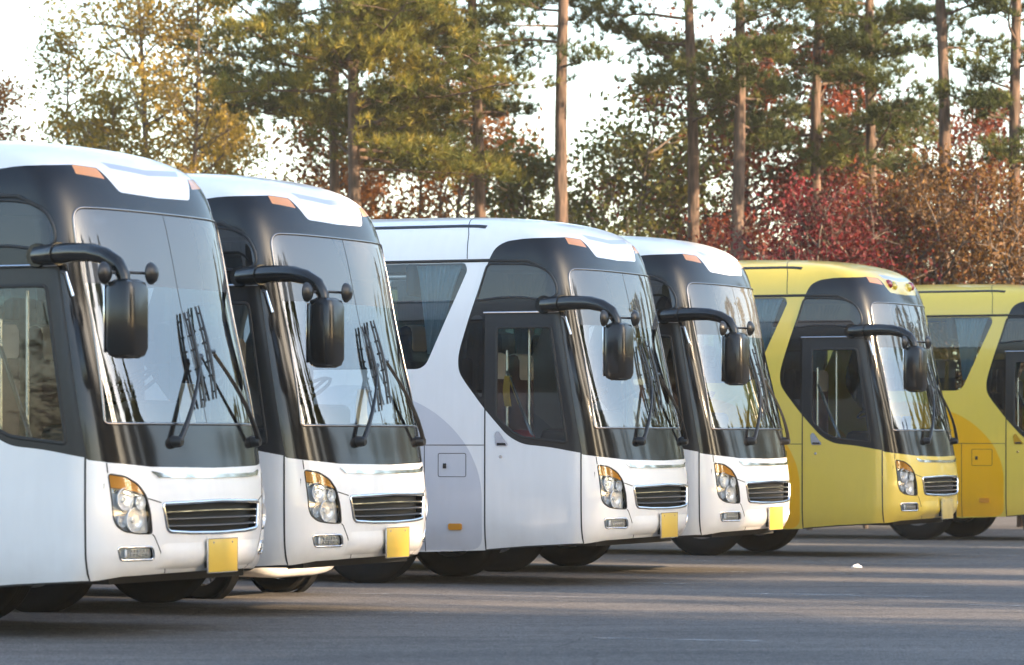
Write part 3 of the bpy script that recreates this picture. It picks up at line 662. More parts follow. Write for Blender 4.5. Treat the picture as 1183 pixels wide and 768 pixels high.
# ------------------------------------------------------------------ small white car between the coaches
def make_car():
    root = empty('parked_car')
    # stations along the car: x, sill z, belt z, half width ; front at x = 0
    st = [(.0, .27, .50, .50), (-.04, .20, .60, .68), (-.14, .175, .70, .80), (-.45, .18, .80, .84), (-1.0, .18, .90, .87), (-1.5, .18, .94, .88), (-2.6, .18, .97, .88), (-3.4, .19, .99, .87), (-3.8, .22, .98, .84), (-4.0, .28, .92, .76), (-4.08, .40, .80, .60)]
    V = []; k = 22
    for x, z0, z1, w in st:
        for i in range(k):
            a = 2 * math.pi * i / k; c, s = math.cos(a), math.sin(a)
            V.append((x, w * math.copysign(abs(c) ** .45, c), (z0 + z1) / 2 + (z1 - z0) / 2 * math.copysign(abs(s) ** .55, s)))
    F = [(r * k + i, r * k + (i + 1) % k, (r + 1) * k + (i + 1) % k, (r + 1) * k + i) for r in range(len(st) - 1) for i in range(k)] + [tuple(range(k)), tuple((len(st) - 1) * k + i for i in range(k))]
    mb = MB(); mb.add(V, F); mb.build('body', M['car_paint'], root, angle=50)
    pr = [(-1.05, .90, .80), (-1.75, 1.38, .62), (-2.3, 1.47, .60), (-3.1, 1.45, .60), (-3.75, 1.10, .74), (-3.85, .95, .78)]
    V = []; F = []
    for x, z, w in pr: V += [(x, -w, z), (x, w, z)]
    n = len(pr); V += [(x, -.84, .92) for x, z, w in pr] + [(x, .84, .92) for x, z, w in pr]
    F = [(2 * i, 2 * i + 1, 2 * i + 3, 2 * i + 2) for i in range(n - 1)]
    mbw = MB(); mbw.add(V, [F[0], F[3]] + [(2 * i, 2 * i + 2, 2 * n + i + 1, 2 * n + i) for i in range(n - 1)] + [(2 * i + 1, 3 * n + i, 3 * n + i + 1, 2 * i + 3) for i in range(n - 1)]); mbw.build('window', M['dark_glass'], root)
    mb = MB(); mb.add([(p[0], p[1], p[2] + .004) for p in V], [F[1], F[2]]); mb.tube([V[0], V[2], V[4]], .03, 6); mb.tube([V[1], V[3], V[5]], .03, 6); mb.tube([V[6], V[8], V[10]], .035, 6); mb.tube([V[7], V[9], V[11]], .035, 6); mb.build('roof', M['car_paint'], root)
    for x in (-.66, -3.20):
        for sg in (-1, 1):
            y = sg * .76; mb = MB(); mb.lathe([(.205, -.09), (.24, -.10), (.29, -.10), (.315, -.07), (.318, 0), (.315, .07), (.29, .10), (.24, .10), (.205, .09)], (x, y, .313), 'y', 44); mb.lathe([(.36, -.02 * sg), (.36, .115 * sg), (.335, .115 * sg), (.335, -.02 * sg)], (x, y, .313), 'y', 44)
            t = mb.build('wheel', M['tyre'], root)
            mb = MB(); mb.lathe([(.208, sg * .08), (.195, sg * .085), (.19, sg * .02), (.185, -sg * .05)], (x, y, .313), 'y', 40); mb.lathe([(.001, sg * .085), (.05, sg * .08), (.055, sg * .03)], (x, y, .313), 'y', 20)
            for j in range(5):
                a = j * 2 * math.pi / 5 + .35
                for d in (-.13, .13): mb.tube([(x + .045 * math.cos(a + d), y + sg * .06, .313 + .045 * math.sin(a + d)), (x + .197 * math.cos(a + d * .8), y + sg * .055, .313 + .197 * math.sin(a + d * .8))], .019, 6)
            mb.build('rim', M['bright_metal'], t)
    for sg in (-1, 1):
        mb = MB(); mb.box((-.16, sg * .60, .64), (.14, .26, .11), bev=.04); mb.build('headlight', M['lens_white'], root)
    mb = MB(); mb.box((-.01, 0, .33), (.06, .8, .14), bev=.02); mb.build('grille', M['gloss_black'], root)
    return root
car = make_car(); car.location = (-1.85, 34.53, 0); car.rotation_euler = (0, 0, -R(23.4))
tag(car, 'small white car with bright spoked wheels, low behind the first two coaches', 'car')
# ------------------------------------------------------------------ ground
def asphalt():
    m, nt, b = newmat('worn_asphalt'); L = nt.links.new
    tc = N(nt, 'ShaderNodeTexCoord')
    big = N(nt, 'ShaderNodeTexNoise', Scale=.22, Detail=5., Roughness=.6); L(tc.outputs['Object'], big.inputs['Vector'])
    mp = N(nt, 'ShaderNodeMapping'); mp.inputs['Rotation'].default_value = (0, 0, R(-24)); mp.inputs['Scale'].default_value = (.35, 1.6, 1); L(tc.outputs['Object'], mp.inputs[0])
    mid = N(nt, 'ShaderNodeTexNoise', Scale=1.1, Detail=7., Roughness=.65); L(mp.outputs[0], mid.inputs['Vector'])
    fine = N(nt, 'ShaderNodeTexNoise', Scale=55., Detail=3.); L(tc.outputs['Object'], fine.inputs['Vector'])
    grit = N(nt, 'ShaderNodeTexVoronoi', Scale=38.); L(tc.outputs['Object'], grit.inputs['Vector'])
    cr = N(nt, 'ShaderNodeValToRGB'); e = cr.color_ramp.elements; e[0].color = (.046, .043, .041, 1); e[0].position = .30; e[1].color = (.156, .142, .130, 1); e[1].position = .72
    a1 = N(nt, 'ShaderNodeMath', operation='MULTIPLY_ADD'); L(big.outputs['Fac'], a1.inputs[0]); a1.inputs[1].default_value = .45
    a2 = N(nt, 'ShaderNodeMath', operation='MULTIPLY'); L(mid.outputs['Fac'], a2.inputs[0]); a2.inputs[1].default_value = .55; L(a2.outputs[0], a1.inputs[2]); L(a1.outputs[0], cr.inputs[0])
    sp = N(nt, 'ShaderNodeMapRange'); sp.inputs[1].default_value = .35; sp.inputs[2].default_value = .7; sp.inputs[3].default_value = .4; sp.inputs[4].default_value = 1.9; L(fine.outputs['Fac'], sp.inputs[0])
    mu = N(nt, 'ShaderNodeMix', data_type='RGBA', blend_type='MULTIPLY'); mu.inputs[0].default_value = 1; L(cr.outputs[0], mu.inputs[6]); L(sp.outputs[0], mu.inputs[7])
    cg = N(nt, 'ShaderNodeTexNoise', Scale=11., Detail=7., Roughness=.85); L(tc.outputs['Object'], cg.inputs['Vector'])
    cm2 = N(nt, 'ShaderNodeMapRange'); cm2.inputs[1].default_value = .35; cm2.inputs[2].default_value = .65; cm2.inputs[3].default_value = .45; cm2.inputs[4].default_value = 1.62; L(cg.outputs['Fac'], cm2.inputs[0])
    mu2 = N(nt, 'ShaderNodeMix', data_type='RGBA', blend_type='MULTIPLY'); mu2.inputs[0].default_value = 1; L(mu.outputs[2], mu2.inputs[6]); L(cm2.outputs[0], mu2.inputs[7]); mu = mu2
    # light grit specks and dark cracks
    gs = N(nt, 'ShaderNodeMath', operation='LESS_THAN'); L(grit.outputs['Distance'], gs.inputs[0]); gs.inputs[1].default_value = .10
    m3 = N(nt, 'ShaderNodeMix', data_type='RGBA'); L(mu.outputs[2], m3.inputs[6]); m3.inputs[7].default_value = (.22, .21, .20, 1)
    gm = N(nt, 'ShaderNodeMath', operation='MULTIPLY'); L(gs.outputs[0], gm.inputs[0]); gm.inputs[1].default_value = .6; L(gm.outputs[0], m3.inputs[0])
    wv = N(nt, 'ShaderNodeTexNoise', Scale=.6, Detail=4.); L(tc.outputs['Object'], wv.inputs['Vector'])
    vm = N(nt, 'ShaderNodeVectorMath', operation='ADD'); L(tc.outputs['Object'], vm.inputs[0]); L(wv.outputs['Color'], vm.inputs[1])
    ck = N(nt, 'ShaderNodeTexVoronoi', Scale=.28, feature='DISTANCE_TO_EDGE'); L(vm.outputs[0], ck.inputs['Vector'])
    cl = N(nt, 'ShaderNodeMath', operation='LESS_THAN'); L(ck.outputs['Distance'], cl.inputs[0]); cl.inputs[1].default_value = .003
    cm = N(nt, 'ShaderNodeMath', operation='MULTIPLY'); L(cl.outputs[0], cm.inputs[0]); cm.inputs[1].default_value = .4
    m4 = N(nt, 'ShaderNodeMix', data_type='RGBA'); L(m3.outputs[2], m4.inputs[6]); m4.inputs[7].default_value = (.012, .012, .012, 1); L(cm.outputs[0], m4.inputs[0])
    L(m4.outputs[2], b.inputs['Base Color']); b.inputs['Roughness'].default_value = .85; b.inputs['Specular IOR Level'].default_value = .35
    bp = N(nt, 'ShaderNodeBump', Strength=.6, Distance=.012); L(fine.outputs['Fac'], bp.inputs['Height']); L(bp.outputs[0], b.inputs['Normal'])
    return m
M['asphalt'] = asphalt()
nx = [-310, -120] + list(range(-60, 61, 6)) + [120, 310]; ny = [-210, -60] + list(range(-12, 91, 6)) + [140, 330]
V = [(x, y, 0) for y in ny for x in nx]; w = len(nx)
g = obj('ground', fast_mesh('ground', V, np.array([(j * w + i, j * w + i + 1, (j + 1) * w + i + 1, (j + 1) * w + i) for j in range(len(ny) - 1) for i in range(w - 1)]), smooth=False), M['asphalt']); tag(g, 'grey worn asphalt of the coach park', 'ground', kind='structure')
def worn_paint():
    m, nt, b = newmat('worn_white_line'); L = nt.links.new; out = nt.nodes['Material Output']
    tc = N(nt, 'ShaderNodeTexCoord'); no = N(nt, 'ShaderNodeTexNoise', Scale=5., Detail=9., Roughness=.75); L(tc.outputs['Object'], no.inputs['Vector'])
    mr = N(nt, 'ShaderNodeMapRange'); mr.inputs[1].default_value = .47; mr.inputs[2].default_value = .66; mr.inputs[3].default_value = 0; mr.inputs[4].default_value = .7; L(no.outputs['Fac'], mr.inputs[0])
    b.inputs['Base Color'].default_value = (.52, .52, .52, 1); b.inputs['Roughness'].default_value = .8
    tr = N(nt, 'ShaderNodeBsdfTransparent'); mx = N(nt, 'ShaderNodeMixShader'); L(mr.outputs[0], mx.inputs[0]); L(tr.outputs[0], mx.inputs[1]); L(b.outputs[0], mx.inputs[2]); L(mx.outputs[0], out.inputs[0])
    return m
M['line'] = worn_paint()
ca, sa = math.cos(R(23.8)), math.sin(R(23.8))
def lotxy(h, w): return (h * ca + w * sa, -h * sa + w * ca)
mb = MB()
hf = -13.4   # along-heading coordinate of the row of fronts
for wv in [18.0 + 3.4 * i for i in range(14)]:
    a, b_ = lotxy(hf - 11.5, wv), lotxy(hf + .3, wv); nrm_ = Vector((sa, ca)) * .06
    mb.add([(a[0] - nrm_.x, a[1] - nrm_.y, .004), (b_[0] - nrm_.x, b_[1] - nrm_.y, .004), (b_[0] + nrm_.x, b_[1] + nrm_.y, .004), (a[0] + nrm_.x, a[1] + nrm_.y, .004)], [(0, 1, 2, 3)])
for h0, w0, ln, wd in ((-10.5, 25.2, 1.3, .10), (-9.6, 31.5, 1.6, .1), (-8.8, 20.1, .5, .09), (-5.4, 27.6, .35, .06), (-7.5, 38.8, 1.4, .12), (-3.6, 44.5, .7, .1), (-12.2, 33.0, 1.8, .12)):
    a, b_ = lotxy(h0, w0), lotxy(h0 + ln, w0); n_ = Vector((sa, ca)) * wd
    mb.add([(a[0] - n_.x, a[1] - n_.y, .005), (b_[0] - n_.x, b_[1] - n_.y, .005), (b_[0] + n_.x, b_[1] + n_.y, .005), (a[0] + n_.x, a[1] + n_.y, .005)], [(0, 1, 2, 3)])
tag(mb.build('parking_lines', M['line'], smooth=False), 'worn white paint marks on the asphalt', 'road marking', kind='structure')
# crumpled scrap on the asphalt
rs = np.random.RandomState(5); mb = MB(); nn = 14; V = []
for i in range(8):
    for k in range(nn):
        a = 2 * math.pi * k / nn; t = i / 7 * math.pi / 2; r = .052 * math.cos(t) * (1 + rs.uniform(-.25, .25)); V.append((r * math.cos(a), r * .7 * math.sin(a), .035 * math.sin(t) * (1 + rs.uniform(-.3, .3)) + .001))
mb.add(V, [(i * nn + k, i * nn + (k + 1) % nn, (i + 1) * nn + (k + 1) % nn, (i + 1) * nn + k) for i in range(7) for k in range(nn)] + [tuple(7 * nn + k for k in range(nn))])
o = mb.build('paper_scrap', M['paper'], smooth=False); o.location = (3.83, 42.3, 0); tag(o, 'crumpled white scrap lying alone on the open asphalt', 'litter')
# ------------------------------------------------------------------ trees
def frames(n, rs):
    a = rs.normal(size=(n, 3)); a /= np.linalg.norm(a, axis=1, keepdims=True); b = rs.normal(size=(n, 3)); b -= a * (a * b).sum(1, keepdims=True); b /= np.linalg.norm(b, axis=1, keepdims=True)
    return a, b
def leaf_cards(C, size, rs):
    n = len(C); a, b = frames(n, rs); s = (size * rs.uniform(.6, 1.35, n))[:, None]; c = np.cross(a, b)
    P = np.stack([C - a * s * .55, C - b * s * .33 + c * s * .06, C + a * s * .55, C + b * s * .33 + c * s * .06], 1)
    return P.reshape(-1, 3), np.arange(n * 4).reshape(n, 4)
def needle_cards(C, D, length, wid, per, rs):
    """per needles fanning out of every tuft C about its direction D"""
    n = len(C) * per; base = np.repeat(C, per, 0); d = np.repeat(D, per, 0) * .9 + rs.normal(size=(n, 3)) * .62; d /= np.linalg.norm(d, axis=1, keepdims=True)
    L_ = (length * rs.uniform(.6, 1.2, n))[:, None]; s = np.cross(d, rs.normal(size=(n, 3))); s /= np.linalg.norm(s, axis=1, keepdims=True)
    P = np.stack([base - s * wid, base + s * wid, base + d * L_], 1); return P.reshape(-1, 3), np.arange(n * 3).reshape(n, 3)
def tubes(lines, sides=6):
    V = []; F = []; o = 0
    for path, rad in lines:
        path = np.asarray(path, float); m = len(path); T = np.gradient(path, axis=0); T /= np.maximum(np.linalg.norm(T, axis=1, keepdims=True), 1e-9)
        ref = np.where(np.abs(T[:, 2:3]) < .8, [[0, 0, 1.]], [[1., 0, 0]]); A = np.cross(T, ref); A /= np.linalg.norm(A, axis=1, keepdims=True); B = np.cross(A, T)
        th = 2 * np.pi * np.arange(sides) / sides; rad = np.broadcast_to(rad, (m,))
        P = path[:, None] + (A[:, None] * np.cos(th)[None, :, None] + B[:, None] * np.sin(th)[None, :, None]) * rad[:, None, None]
        V.append(P.reshape(-1, 3)); i = np.arange(m - 1)[:, None] * sides; k = np.arange(sides)[None]; k2 = (k + 1) % sides
        F.append(np.stack([i + k, i + k2, i + sides + k2, i + sides + k], -1).reshape(-1, 4) + o); o += m * sides
    return np.concatenate(V), np.concatenate(F)
def bend(p0, d0, length, n, rs, jit=.12, lift=0.0):
    P = [np.array(p0, float)]; d = np.array(d0, float); d /= np.linalg.norm(d)
    for _ in range(n):
        d = d + rs.normal(size=3) * jit + (0, 0, lift); d /= np.linalg.norm(d); P.append(P[-1] + d * length / n)
    return np.array(P)
def trunk_line(h, lean, wob, rs, n=14):
    z = np.linspace(0, h, n); x = lean[0] * z + wob * np.sin(z * .55 + rs.uniform(0, 6)) * (z / h); y = lean[1] * z + wob * np.sin(z * .5 + rs.uniform(0, 6)) * (z / h)
    return np.stack([x - x[0], y - y[0], z], -1)
def at_h(T, z): return np.array([np.interp(z, T[:, 2], T[:, k]) for k in range(3)])
def finish(name, loc, wood, leaf, bark_m, leaf_m, label, cat, group):
    root = empty(name, loc); V, F = tubes(wood, 7); obj('trunk', fast_mesh('trunk', V, F), bark_m, root)
    V, F = leaf; obj('crown', fast_mesh('crown', V, F, smooth=False), leaf_m, root)
    return tag(root, label, cat, group)
def pine(loc, h, z0, z1, rad, seed, label, leaf_m='pine', nbr=46, tr=.14, lean=(0, 0), wob=.12, dens=1.0, bias=None, prof=None):
    rs = np.random.RandomState(seed); T = trunk_line(h, lean, wob, rs); wood = [(T, np.linspace(tr * 1.15, .05, len(T)))]; C = []; D = []
    for k in range(nbr):
        z = z0 + (z1 - z0) * ((k + rs.uniform(0, 1)) / nbr); t = (z - z0) / (z1 - z0); az = rs.uniform(0, 2 * np.pi)
        if bias is not None and rs.uniform() < bias[1]: az = bias[0] + rs.normal() * .7
        L_ = rad * (1.0 - .55 * t ** 2) * rs.uniform(.55, 1.1) * (prof(t) if prof else 1)
        d = np.array([math.cos(az), math.sin(az), rs.uniform(-.12, .22) + .3 * t]); br = bend(at_h(T, z), d, L_, 7, rs, .10, .02)
        wood.append((br, np.linspace(.014 + .009 * L_, .005, len(br))))
        for j in range(int(12 * dens + 6)):   # twigs with tufts: flat pads in the outer part of the limb
            s = rs.uniform(.25, 1.0); p = at_line(br, s); side = np.array([-d[1], d[0], 0]) * rs.normal() * .26 * L_ * (1.15 - s * .55) + d * rs.uniform(-.05, .25) * .5; side[2] += rs.uniform(.0, .14)
            q = p + side
            if np.linalg.norm(side) > .25 and rs.uniform() < .5: wood.append((np.array([p, (p + q) / 2 + (0, 0, .03), q]), .007))
            for _ in range(int(4 * dens + 1)):
                C.append(q + rs.normal(size=3) * (.15, .15, .07)); dd = side * .6 + d * .5 + np.array([0, 0, .75]); D.append(dd / np.linalg.norm(dd))
    return finish('pine_tree', loc, wood, needle_cards(np.array(C), np.array(D), .17, .0095, 20, rs), M['pine_bark'], M[leaf_m], label, 'pine', 'trees behind the coaches')
def at_line(P, s):
    f = s * (len(P) - 1); i = min(int(f), len(P) - 2); return P[i] * (1 - f + i) + P[i + 1] * (f - i)
def leafy(name, loc, h, z0, rad, seed, label, leaf_m, cat, nbr=24, leaf=.088, per=20, spread=.21, tr=.09, stems=1, lean=(0, 0), up=.75, sub=5, wob=.15, group='trees behind the coaches', keep=.62, top=1.0):
    rs = np.random.RandomState(seed); wood = []; C = []
    for st in range(stems):
        ln = (lean[0] + (rs.normal() * .10 if stems > 1 else 0), lean[1] + (rs.normal() * .10 if stems > 1 else 0)); T = trunk_line(h * (1 if st == 0 else rs.uniform(.75, 1)), ln, wob, rs); wood.append((T, np.linspace(tr, .012, len(T))))
        for k in range(max(3, nbr // stems)):
            z = z0 + (T[-1, 2] - z0) * ((k + rs.uniform(0, 1)) / max(3, nbr // stems)); t = (z - z0) / (h - z0); az = rs.uniform(0, 2 * np.pi)
            env = (math.sin(math.pi * min(1, max(.06, .12 + .88 * t)) ** .8) ** .7 * .85 + .2) * (1 + (top - 1) * t); L_ = rad * env * rs.uniform(.5, 1.15)
            d = np.array([math.cos(az), math.sin(az), up * rs.uniform(.4, 1.3)]); br = bend(at_h(T, z), d, L_, 6, rs, .16, .03); wood.append((br, np.linspace(.012 + .010 * L_, .005, len(br))))
            for j in range(sub):
                s = rs.uniform(.3, 1.0); p = at_line(br, s); d2 = d + rs.normal(size=3) * .8; tw = bend(p, d2, L_ * rs.uniform(.25, .5), 4, rs, .2, .02); wood.append((tw, np.linspace(.009, .004, len(tw))))
                for s2 in (.35, .6, .8, 1.0):
                    if rs.uniform() < keep: C.append(at_line(tw, s2))
    C = np.array(C); P = np.repeat(C, per, 0) + rs.normal(size=(len(C) * per, 3)) * spread * np.array([1, 1, .75])
    return finish(name, loc, wood, leaf_cards(P, leaf, rs), M['grey_bark'], M[leaf_m], label, cat, group)
def at(px, d): return ((px - 591.5) / 4400 * d, d, 0)
D_ = 'deciduous tree'
leafy('slender_tree', at(-8, 72), 8.2, 5.2, 1.1, 11, 'small reddish brown tree cut by the left edge', 'rust', D_, 16, per=13)
leafy('slender_tree', at(84, 72), 9.0, 4.8, 1.0, 12, 'thin young olive tree standing apart against the bright sky', 'olive', D_, 28, per=11, spread=.17)
leafy('tall_tree', at(165, 74), 12.5, 4.8, 1.75, 13, 'tall golden tree with a full crown, left of the dense pine', 'gold', D_, 64, per=17, tr=.11, top=1.1)
leafy('tall_tree', at(222, 73), 11.6, 5.0, 1.35, 14, 'tall golden tree with a thin pale trunk beside the dense pine', 'gold', D_, 50, per=15, tr=.08)
leafy('slender_tree', at(128, 70), 7.6, 4.2, 1.2, 15, 'olive tree low in front of the tall golden tree', 'olive', D_, 26, per=12)
leafy('slender_tree', at(262, 76), 7.8, 3.6, 1.7, 16, 'olive tree filling the gap left of the dense pine', 'olive', D_, 34, per=20)
pine(at(410, 64), 13.5, 5.9, 12.6, 3.1, 21, 'dense broad pine with sunny yellow green boughs', 'pine_sun_tint', 74, .13, dens=1.25, wob=.05)
pine(at(390, 67), 13.0, 6.6, 12.5, 2.6, 22, 'pine half hidden behind the dense sunny pine', 'pine', 43, .11, dens=1.2)
leafy('oak_tree', at(500, 75), 8.6, 3.5, 2.1, 23, 'rust brown oak with many thin stems between two pines', 'rust', D_, 64, per=15, stems=4, leaf=.10)
leafy('oak_tree', at(345, 74), 7.4, 3.5, 1.7, 24, 'rust brown oak low behind the dense pine', 'rust', D_, 44, per=14, stems=2, leaf=.10)
pine(at(556, 66), 14.0, 6.6, 13.4, 2.2, 25, 'pine with a bare trunk and boughs reaching left to the dense pine', 'pine', 39, .12, lean=(-.012, 0), bias=(math.pi, .45), dens=1.1)
pine(at(655, 64), 14.5, 7.4, 14.0, 1.9, 26, 'dark thin trunked pine with a few open boughs', 'pine', 17, .13, lean=(-.010, 0), bias=(math.pi, .7), dens=.8)
leafy('leafy_tree', at(690, 70), 7.9, 3.6, 2.0, 27, 'green leafy tree between the dark thin pine and the next one', 'green', D_, 27, per=15, stems=3, leaf=.12)
leafy('leafy_tree', at(615, 71), 6.6, 3.8, 1.1, 28, 'sparse green tree on a leaning stem left of the dark thin pine', 'green', D_, 18, per=12, leaf=.12, lean=(-.05, 0))
pine(at(797, 66), 14.0, 6.9, 13.6, 2.0, 29, 'straight pine whose flat boughs reach towards the thin dark one', 'pine', 28, .12, lean=(.003, 0), bias=(math.pi, .35))
pine(at(850, 64), 14.0, 6.4, 13.4, 1.9, 30, 'straight pine with a sunlit trunk beside the deep red trees', 'pine', 28, .12, lean=(.002, 0))
leafy('maple_tree', at(760, 74), 6.8, 3.2, 1.5, 31, 'low dull red maple between two pine trunks', 'maroon', D_, 30, per=11, stems=2)
leafy('maple_tree', at(930, 71), 8.6, 3.0, 1.7, 52, 'deep red maple between the shaded pine and the broad pine', 'maroon', D_, 54, per=15, stems=2, leaf=.10)
leafy('maple_tree', at(1115, 73), 7.6, 3.0, 1.7, 53, 'dusky red maple right of the crooked pine, over the brown bushes', 'maroon', D_, 44, per=14, stems=2, leaf=.10)
leafy('maple_tree', at(872, 72), 8.8, 3.0, 2.2, 32, 'large dark red maple behind the pine with the sunlit trunk', 'maroon', D_, 70, per=16, stems=3, leaf=.10)
pine(at(945, 69), 14.0, 6.2, 13.4, 1.9, 33, 'shaded pine whose trunk is half lost among red leaves', 'pine', 29, .12, dens=1.1)
pine(at(1009, 67), 14.0, 6.0, 13.4, 2.2, 34, 'broad pine above the crimson bush', 'pine', 35, .11, dens=1.15)
leafy('maple_tree', at(1035, 76), 7.4, 3.0, 2.0, 35, 'orange red maple glowing behind the broad pine', 'rust', D_, 50, per=12, stems=3)
pine(at(1090, 63), 13.5, 7.6, 13.2, 1.5, 36, 'crooked dark pine in front of the brown shrubs', 'pine', 16, .13, lean=(-.008, 0), wob=.16)
leafy('maple_tree', at(1160, 71), 7.8, 3.2, 1.8, 37, 'red maple at the right edge behind a leaning pine', 'maroon', D_, 46, per=12, stems=2)
pine(at(1184, 62), 13.0, 5.6, 12.8, 1.5, 38, 'pine leaning in from the right edge of the picture', 'pine', 26, .12, lean=(-.022, 0))
SG = 'shrubs at the foot of the trees'
leafy('shrub', at(935, 60), 4.9, .8, 1.75, 41, 'crimson bush rising like a dome over the first yellow coach', 'crimson', 'shrub', 80, per=16, stems=5, leaf=.07, tr=.05, up=1.2, group=SG, spread=.16)
leafy('shrub', at(1000, 61), 4.9, .8, 1.3, 42, 'mixed red and brown bush right of the crimson dome', 'maroon', 'shrub', 44, per=13, stems=4, leaf=.07, tr=.04, up=1.2, group=SG, spread=.16)
leafy('shrub', at(1052, 62), 5.6, .8, 1.7, 43, 'brown twiggy bush left of the crooked pine trunk', 'brown', 'shrub', 70, per=12, stems=6, leaf=.07, tr=.04, up=1.3, group=SG, spread=.17)
leafy('shrub', at(1128, 61), 5.7, .8, 1.6, 44, 'olive and brown bush right of the crooked pine trunk', 'brown', 'shrub', 70, per=12, stems=6, leaf=.07, tr=.04, up=1.3, group=SG, spread=.17)
leafy('shrub', at(1185, 60), 5.2, .8, 1.4, 45, 'brown bush at the right edge over the last yellow coach', 'brown', 'shrub', 56, per=12, stems=5, leaf=.07, tr=.04, up=1.3, group=SG, spread=.17)
leafy('shrub', at(800, 66), 5.0, .8, 1.8, 46, 'dull red undergrowth bush below the straight pines', 'maroon', 'shrub', 30, per=9, stems=5, leaf=.08, tr=.04, up=1.2, group=SG)
leafy('shrub', at(700, 68), 5.2, .8, 1.9, 47, 'green bush low under the green leafy tree', 'green', 'shrub', 27, per=9, stems=5, leaf=.09, tr=.04, up=1.2, group=SG)
leafy('shrub', at(500, 69), 5.4, .8, 1.8, 48, 'rust brown bush low between the second and third white coach', 'rust', 'shrub', 26, per=9, stems=5, leaf=.09, tr=.04, up=1.2, group=SG)
# trees round the other sides of the lot: they throw the long shadows and stand mirrored in the glass
def treeline(name, spots, seed, label, card=.30, per=7):
    rs = np.random.RandomState(seed); wood = []; C = []
    for x, y, h, r, z0, dn in spots:
        T = trunk_line(h, (0, 0), .1, rs) + (x, y, 0); wood.append((T, np.linspace(.16, .03, len(T)))); nb = int(34 * h / 12)
        for k in range(nb):
            z = z0 + (h - z0) * (k + rs.uniform()) / nb; t = (z - z0) / (h - z0); az = rs.uniform(0, 6.28); L_ = r * (1 - .6 * t ** 2) * rs.uniform(.6, 1.1)
            br = bend(at_h(T - (x, y, 0), z) + (x, y, 0), (math.cos(az), math.sin(az), .3), L_, 4, rs, .1); wood.append((br, np.linspace(.03, .01, 5)))
            for s in rs.uniform(.1, 1, int(14 * dn)): C.append(at_line(br, s))
    C = np.array(C); P = np.repeat(C, per, 0) + rs.normal(size=(len(C) * per, 3)) * .28
    V1, F1 = tubes(wood, 5); V2, F2 = leaf_cards(P, card, rs)
    me = fast_mesh(name, np.concatenate([V1, V2]), [F1, F2 + len(V1)], smooth=False, mat_idx=np.concatenate([np.zeros(len(F1)), np.ones(len(F2))]))
    return tag(obj(name, me, [M['pine_bark'], M['green']]), label, 'treeline', kind='stuff')
SUN_AZ, SUN_EL = R(-30), R(17)
sd_ = (math.cos(SUN_AZ), math.sin(SUN_AZ)); sl = (-sd_[1], sd_[0])
sp = []
rs = np.random.RandomState(77)
c0 = (3.0, 38.0)
for i in range(29):
    s = -32 + i * 2.1 + rs.uniform(-.3, .3); dist = 40 + rs.uniform(-4, 4)
    if 2.9 < s < 5.6: continue
    if -6.9 < s < -3.7 or 10.3 < s < 13.4: dn = .16
    else: dn = 1.0 if -1.6 < s < 4 else 1.7
    h = rs.uniform(17, 19.5) if s < 20 else rs.uniform(12, 15)
    sp.append((c0[0] + sd_[0] * dist + sl[0] * s, c0[1] + sd_[1] * dist + sl[1] * s, h, rs.uniform(1.6, 1.95), rs.uniform(2.0, 3.0), dn))
for x, y, h, r, z0, dn in list(sp):
    if dn > 1: sp.append((x + sd_[0] * 6 + sl[0] * .9, y + sd_[1] * 6 + sl[1] * .9, h + 1.2, r, z0, 1.2))
treeline('treeline', sp, 5, 'row of trees along the sunny side of the lot')
sp = []
for i in range(30):
    a = R(0 + i * 2.55); dist = 52 + rs.uniform(-6, 8); sp.append((3 + dist * math.cos(a), 38 + dist * math.sin(a), rs.uniform(8.5, 12.5) + (2.5 if i % 7 == 2 else 0), rs.uniform(2.2, 3.2), rs.uniform(.3, .8), 1.2))
treeline('treeline', sp, 6, 'far row of trees beyond the right end of the lot')
sp = []
for i in range(22):
    a = R(186 + i * 4.2); dist = 50 + rs.uniform(-5, 6); sp.append((dist * math.cos(a), 30 + dist * math.sin(a), rs.uniform(5.5, 9.5), rs.uniform(2, 3), rs.uniform(.8, 1.6), 1.))
treeline('treeline', sp, 7, 'row of trees on the near side of the lot, seen only mirrored', .16, 12)
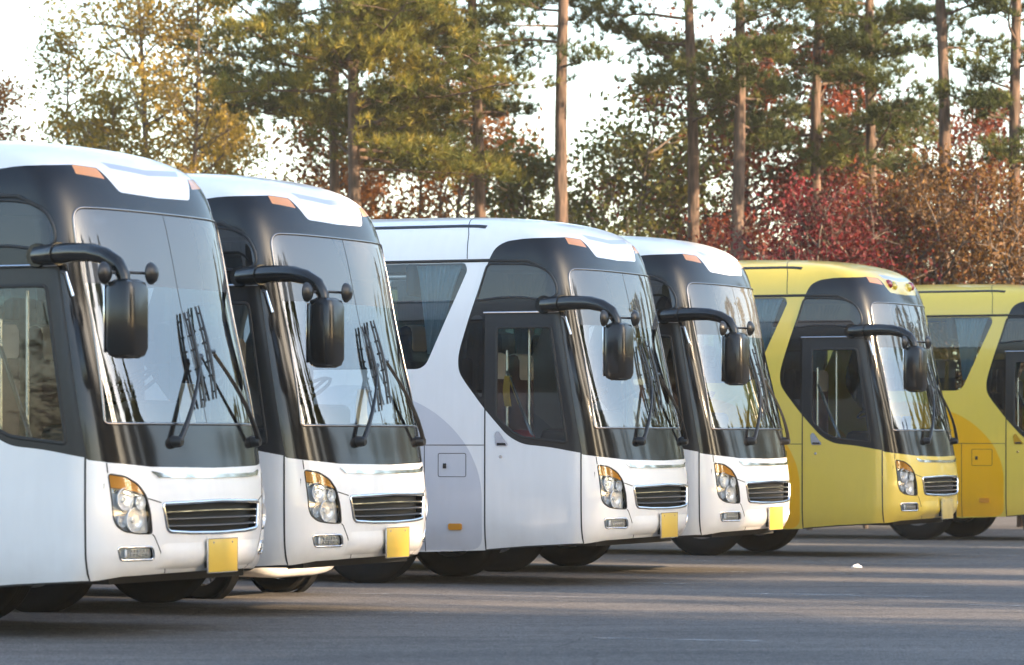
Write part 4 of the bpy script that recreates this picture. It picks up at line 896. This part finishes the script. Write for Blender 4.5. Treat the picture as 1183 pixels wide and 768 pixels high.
# ------------------------------------------------------------------ light, sky, camera
w = bpy.data.worlds.new('World'); scene.world = w; w.use_nodes = True; nt = w.node_tree; bg = nt.nodes['Background']
sky = nt.nodes.new('ShaderNodeTexSky'); sky.sky_type = 'NISHITA'; sky.sun_disc = False; sky.sun_elevation = SUN_EL; sky.sun_rotation = math.pi / 2 - SUN_AZ
sky.air_density = 1.0; sky.dust_density = 1.2; sky.ozone_density = 1.0
nt.links.new(sky.outputs[0], bg.inputs[0]); bg.inputs[1].default_value = .15
ld = bpy.data.lights.new('sun', 'SUN'); ld.energy = 5.0; ld.angle = R(.53); ld.color = (1.0, .74, .48); so = bpy.data.objects.new('sun', ld); link(so)
d = Vector((math.cos(SUN_EL) * sd_[0], math.cos(SUN_EL) * sd_[1], math.sin(SUN_EL))); so.rotation_euler = d.to_track_quat('Z', 'Y').to_euler()
cam = bpy.data.cameras.new('camera'); co = bpy.data.objects.new('camera', cam); link(co); scene.camera = co
co.location = (0, 0, 1.42); co.rotation_euler = (R(90), 0, 0); cam.sensor_width = 36; cam.lens = 4400 / 1183 * 36; cam.shift_y = (508 - 384) / 1183
cam.clip_start = .5; cam.clip_end = 6000; cam.dof.use_dof = True; cam.dof.focus_distance = 36; cam.dof.aperture_fstop = 3.4
scene.view_settings.view_transform = 'Standard'; scene.view_settings.look = 'None'; scene.view_settings.gamma = 1; scene.view_settings.exposure = 2.05
cy = scene.cycles; cy.max_bounces = 8; cy.transparent_max_bounces = 16; cy.caustics_reflective = False; cy.caustics_refractive = False; cy.use_denoising = True

# ------------------------------------------------------------------ thin haze added to lift dark tones like warm lens flare
m = bpy.data.materials.new('flare_haze'); m.use_nodes = True; nt = m.node_tree; nt.nodes.remove(nt.nodes['Principled BSDF']); pv = nt.nodes.new('ShaderNodeVolumePrincipled')
pv.inputs['Color'].default_value = (1, .87, .70, 1); pv.inputs['Density'].default_value = .0005; pv.inputs['Anisotropy'].default_value = .0
nt.links.new(pv.outputs[0], nt.nodes['Material Output'].inputs['Volume'])
mb = MB(); mb.box((0, 60, 11), (640, 560, 24)); o = mb.build('haze', m, smooth=False); tag(o, 'thin warm haze added over the whole lot to imitate lens flare', 'haze', kind='stuff')
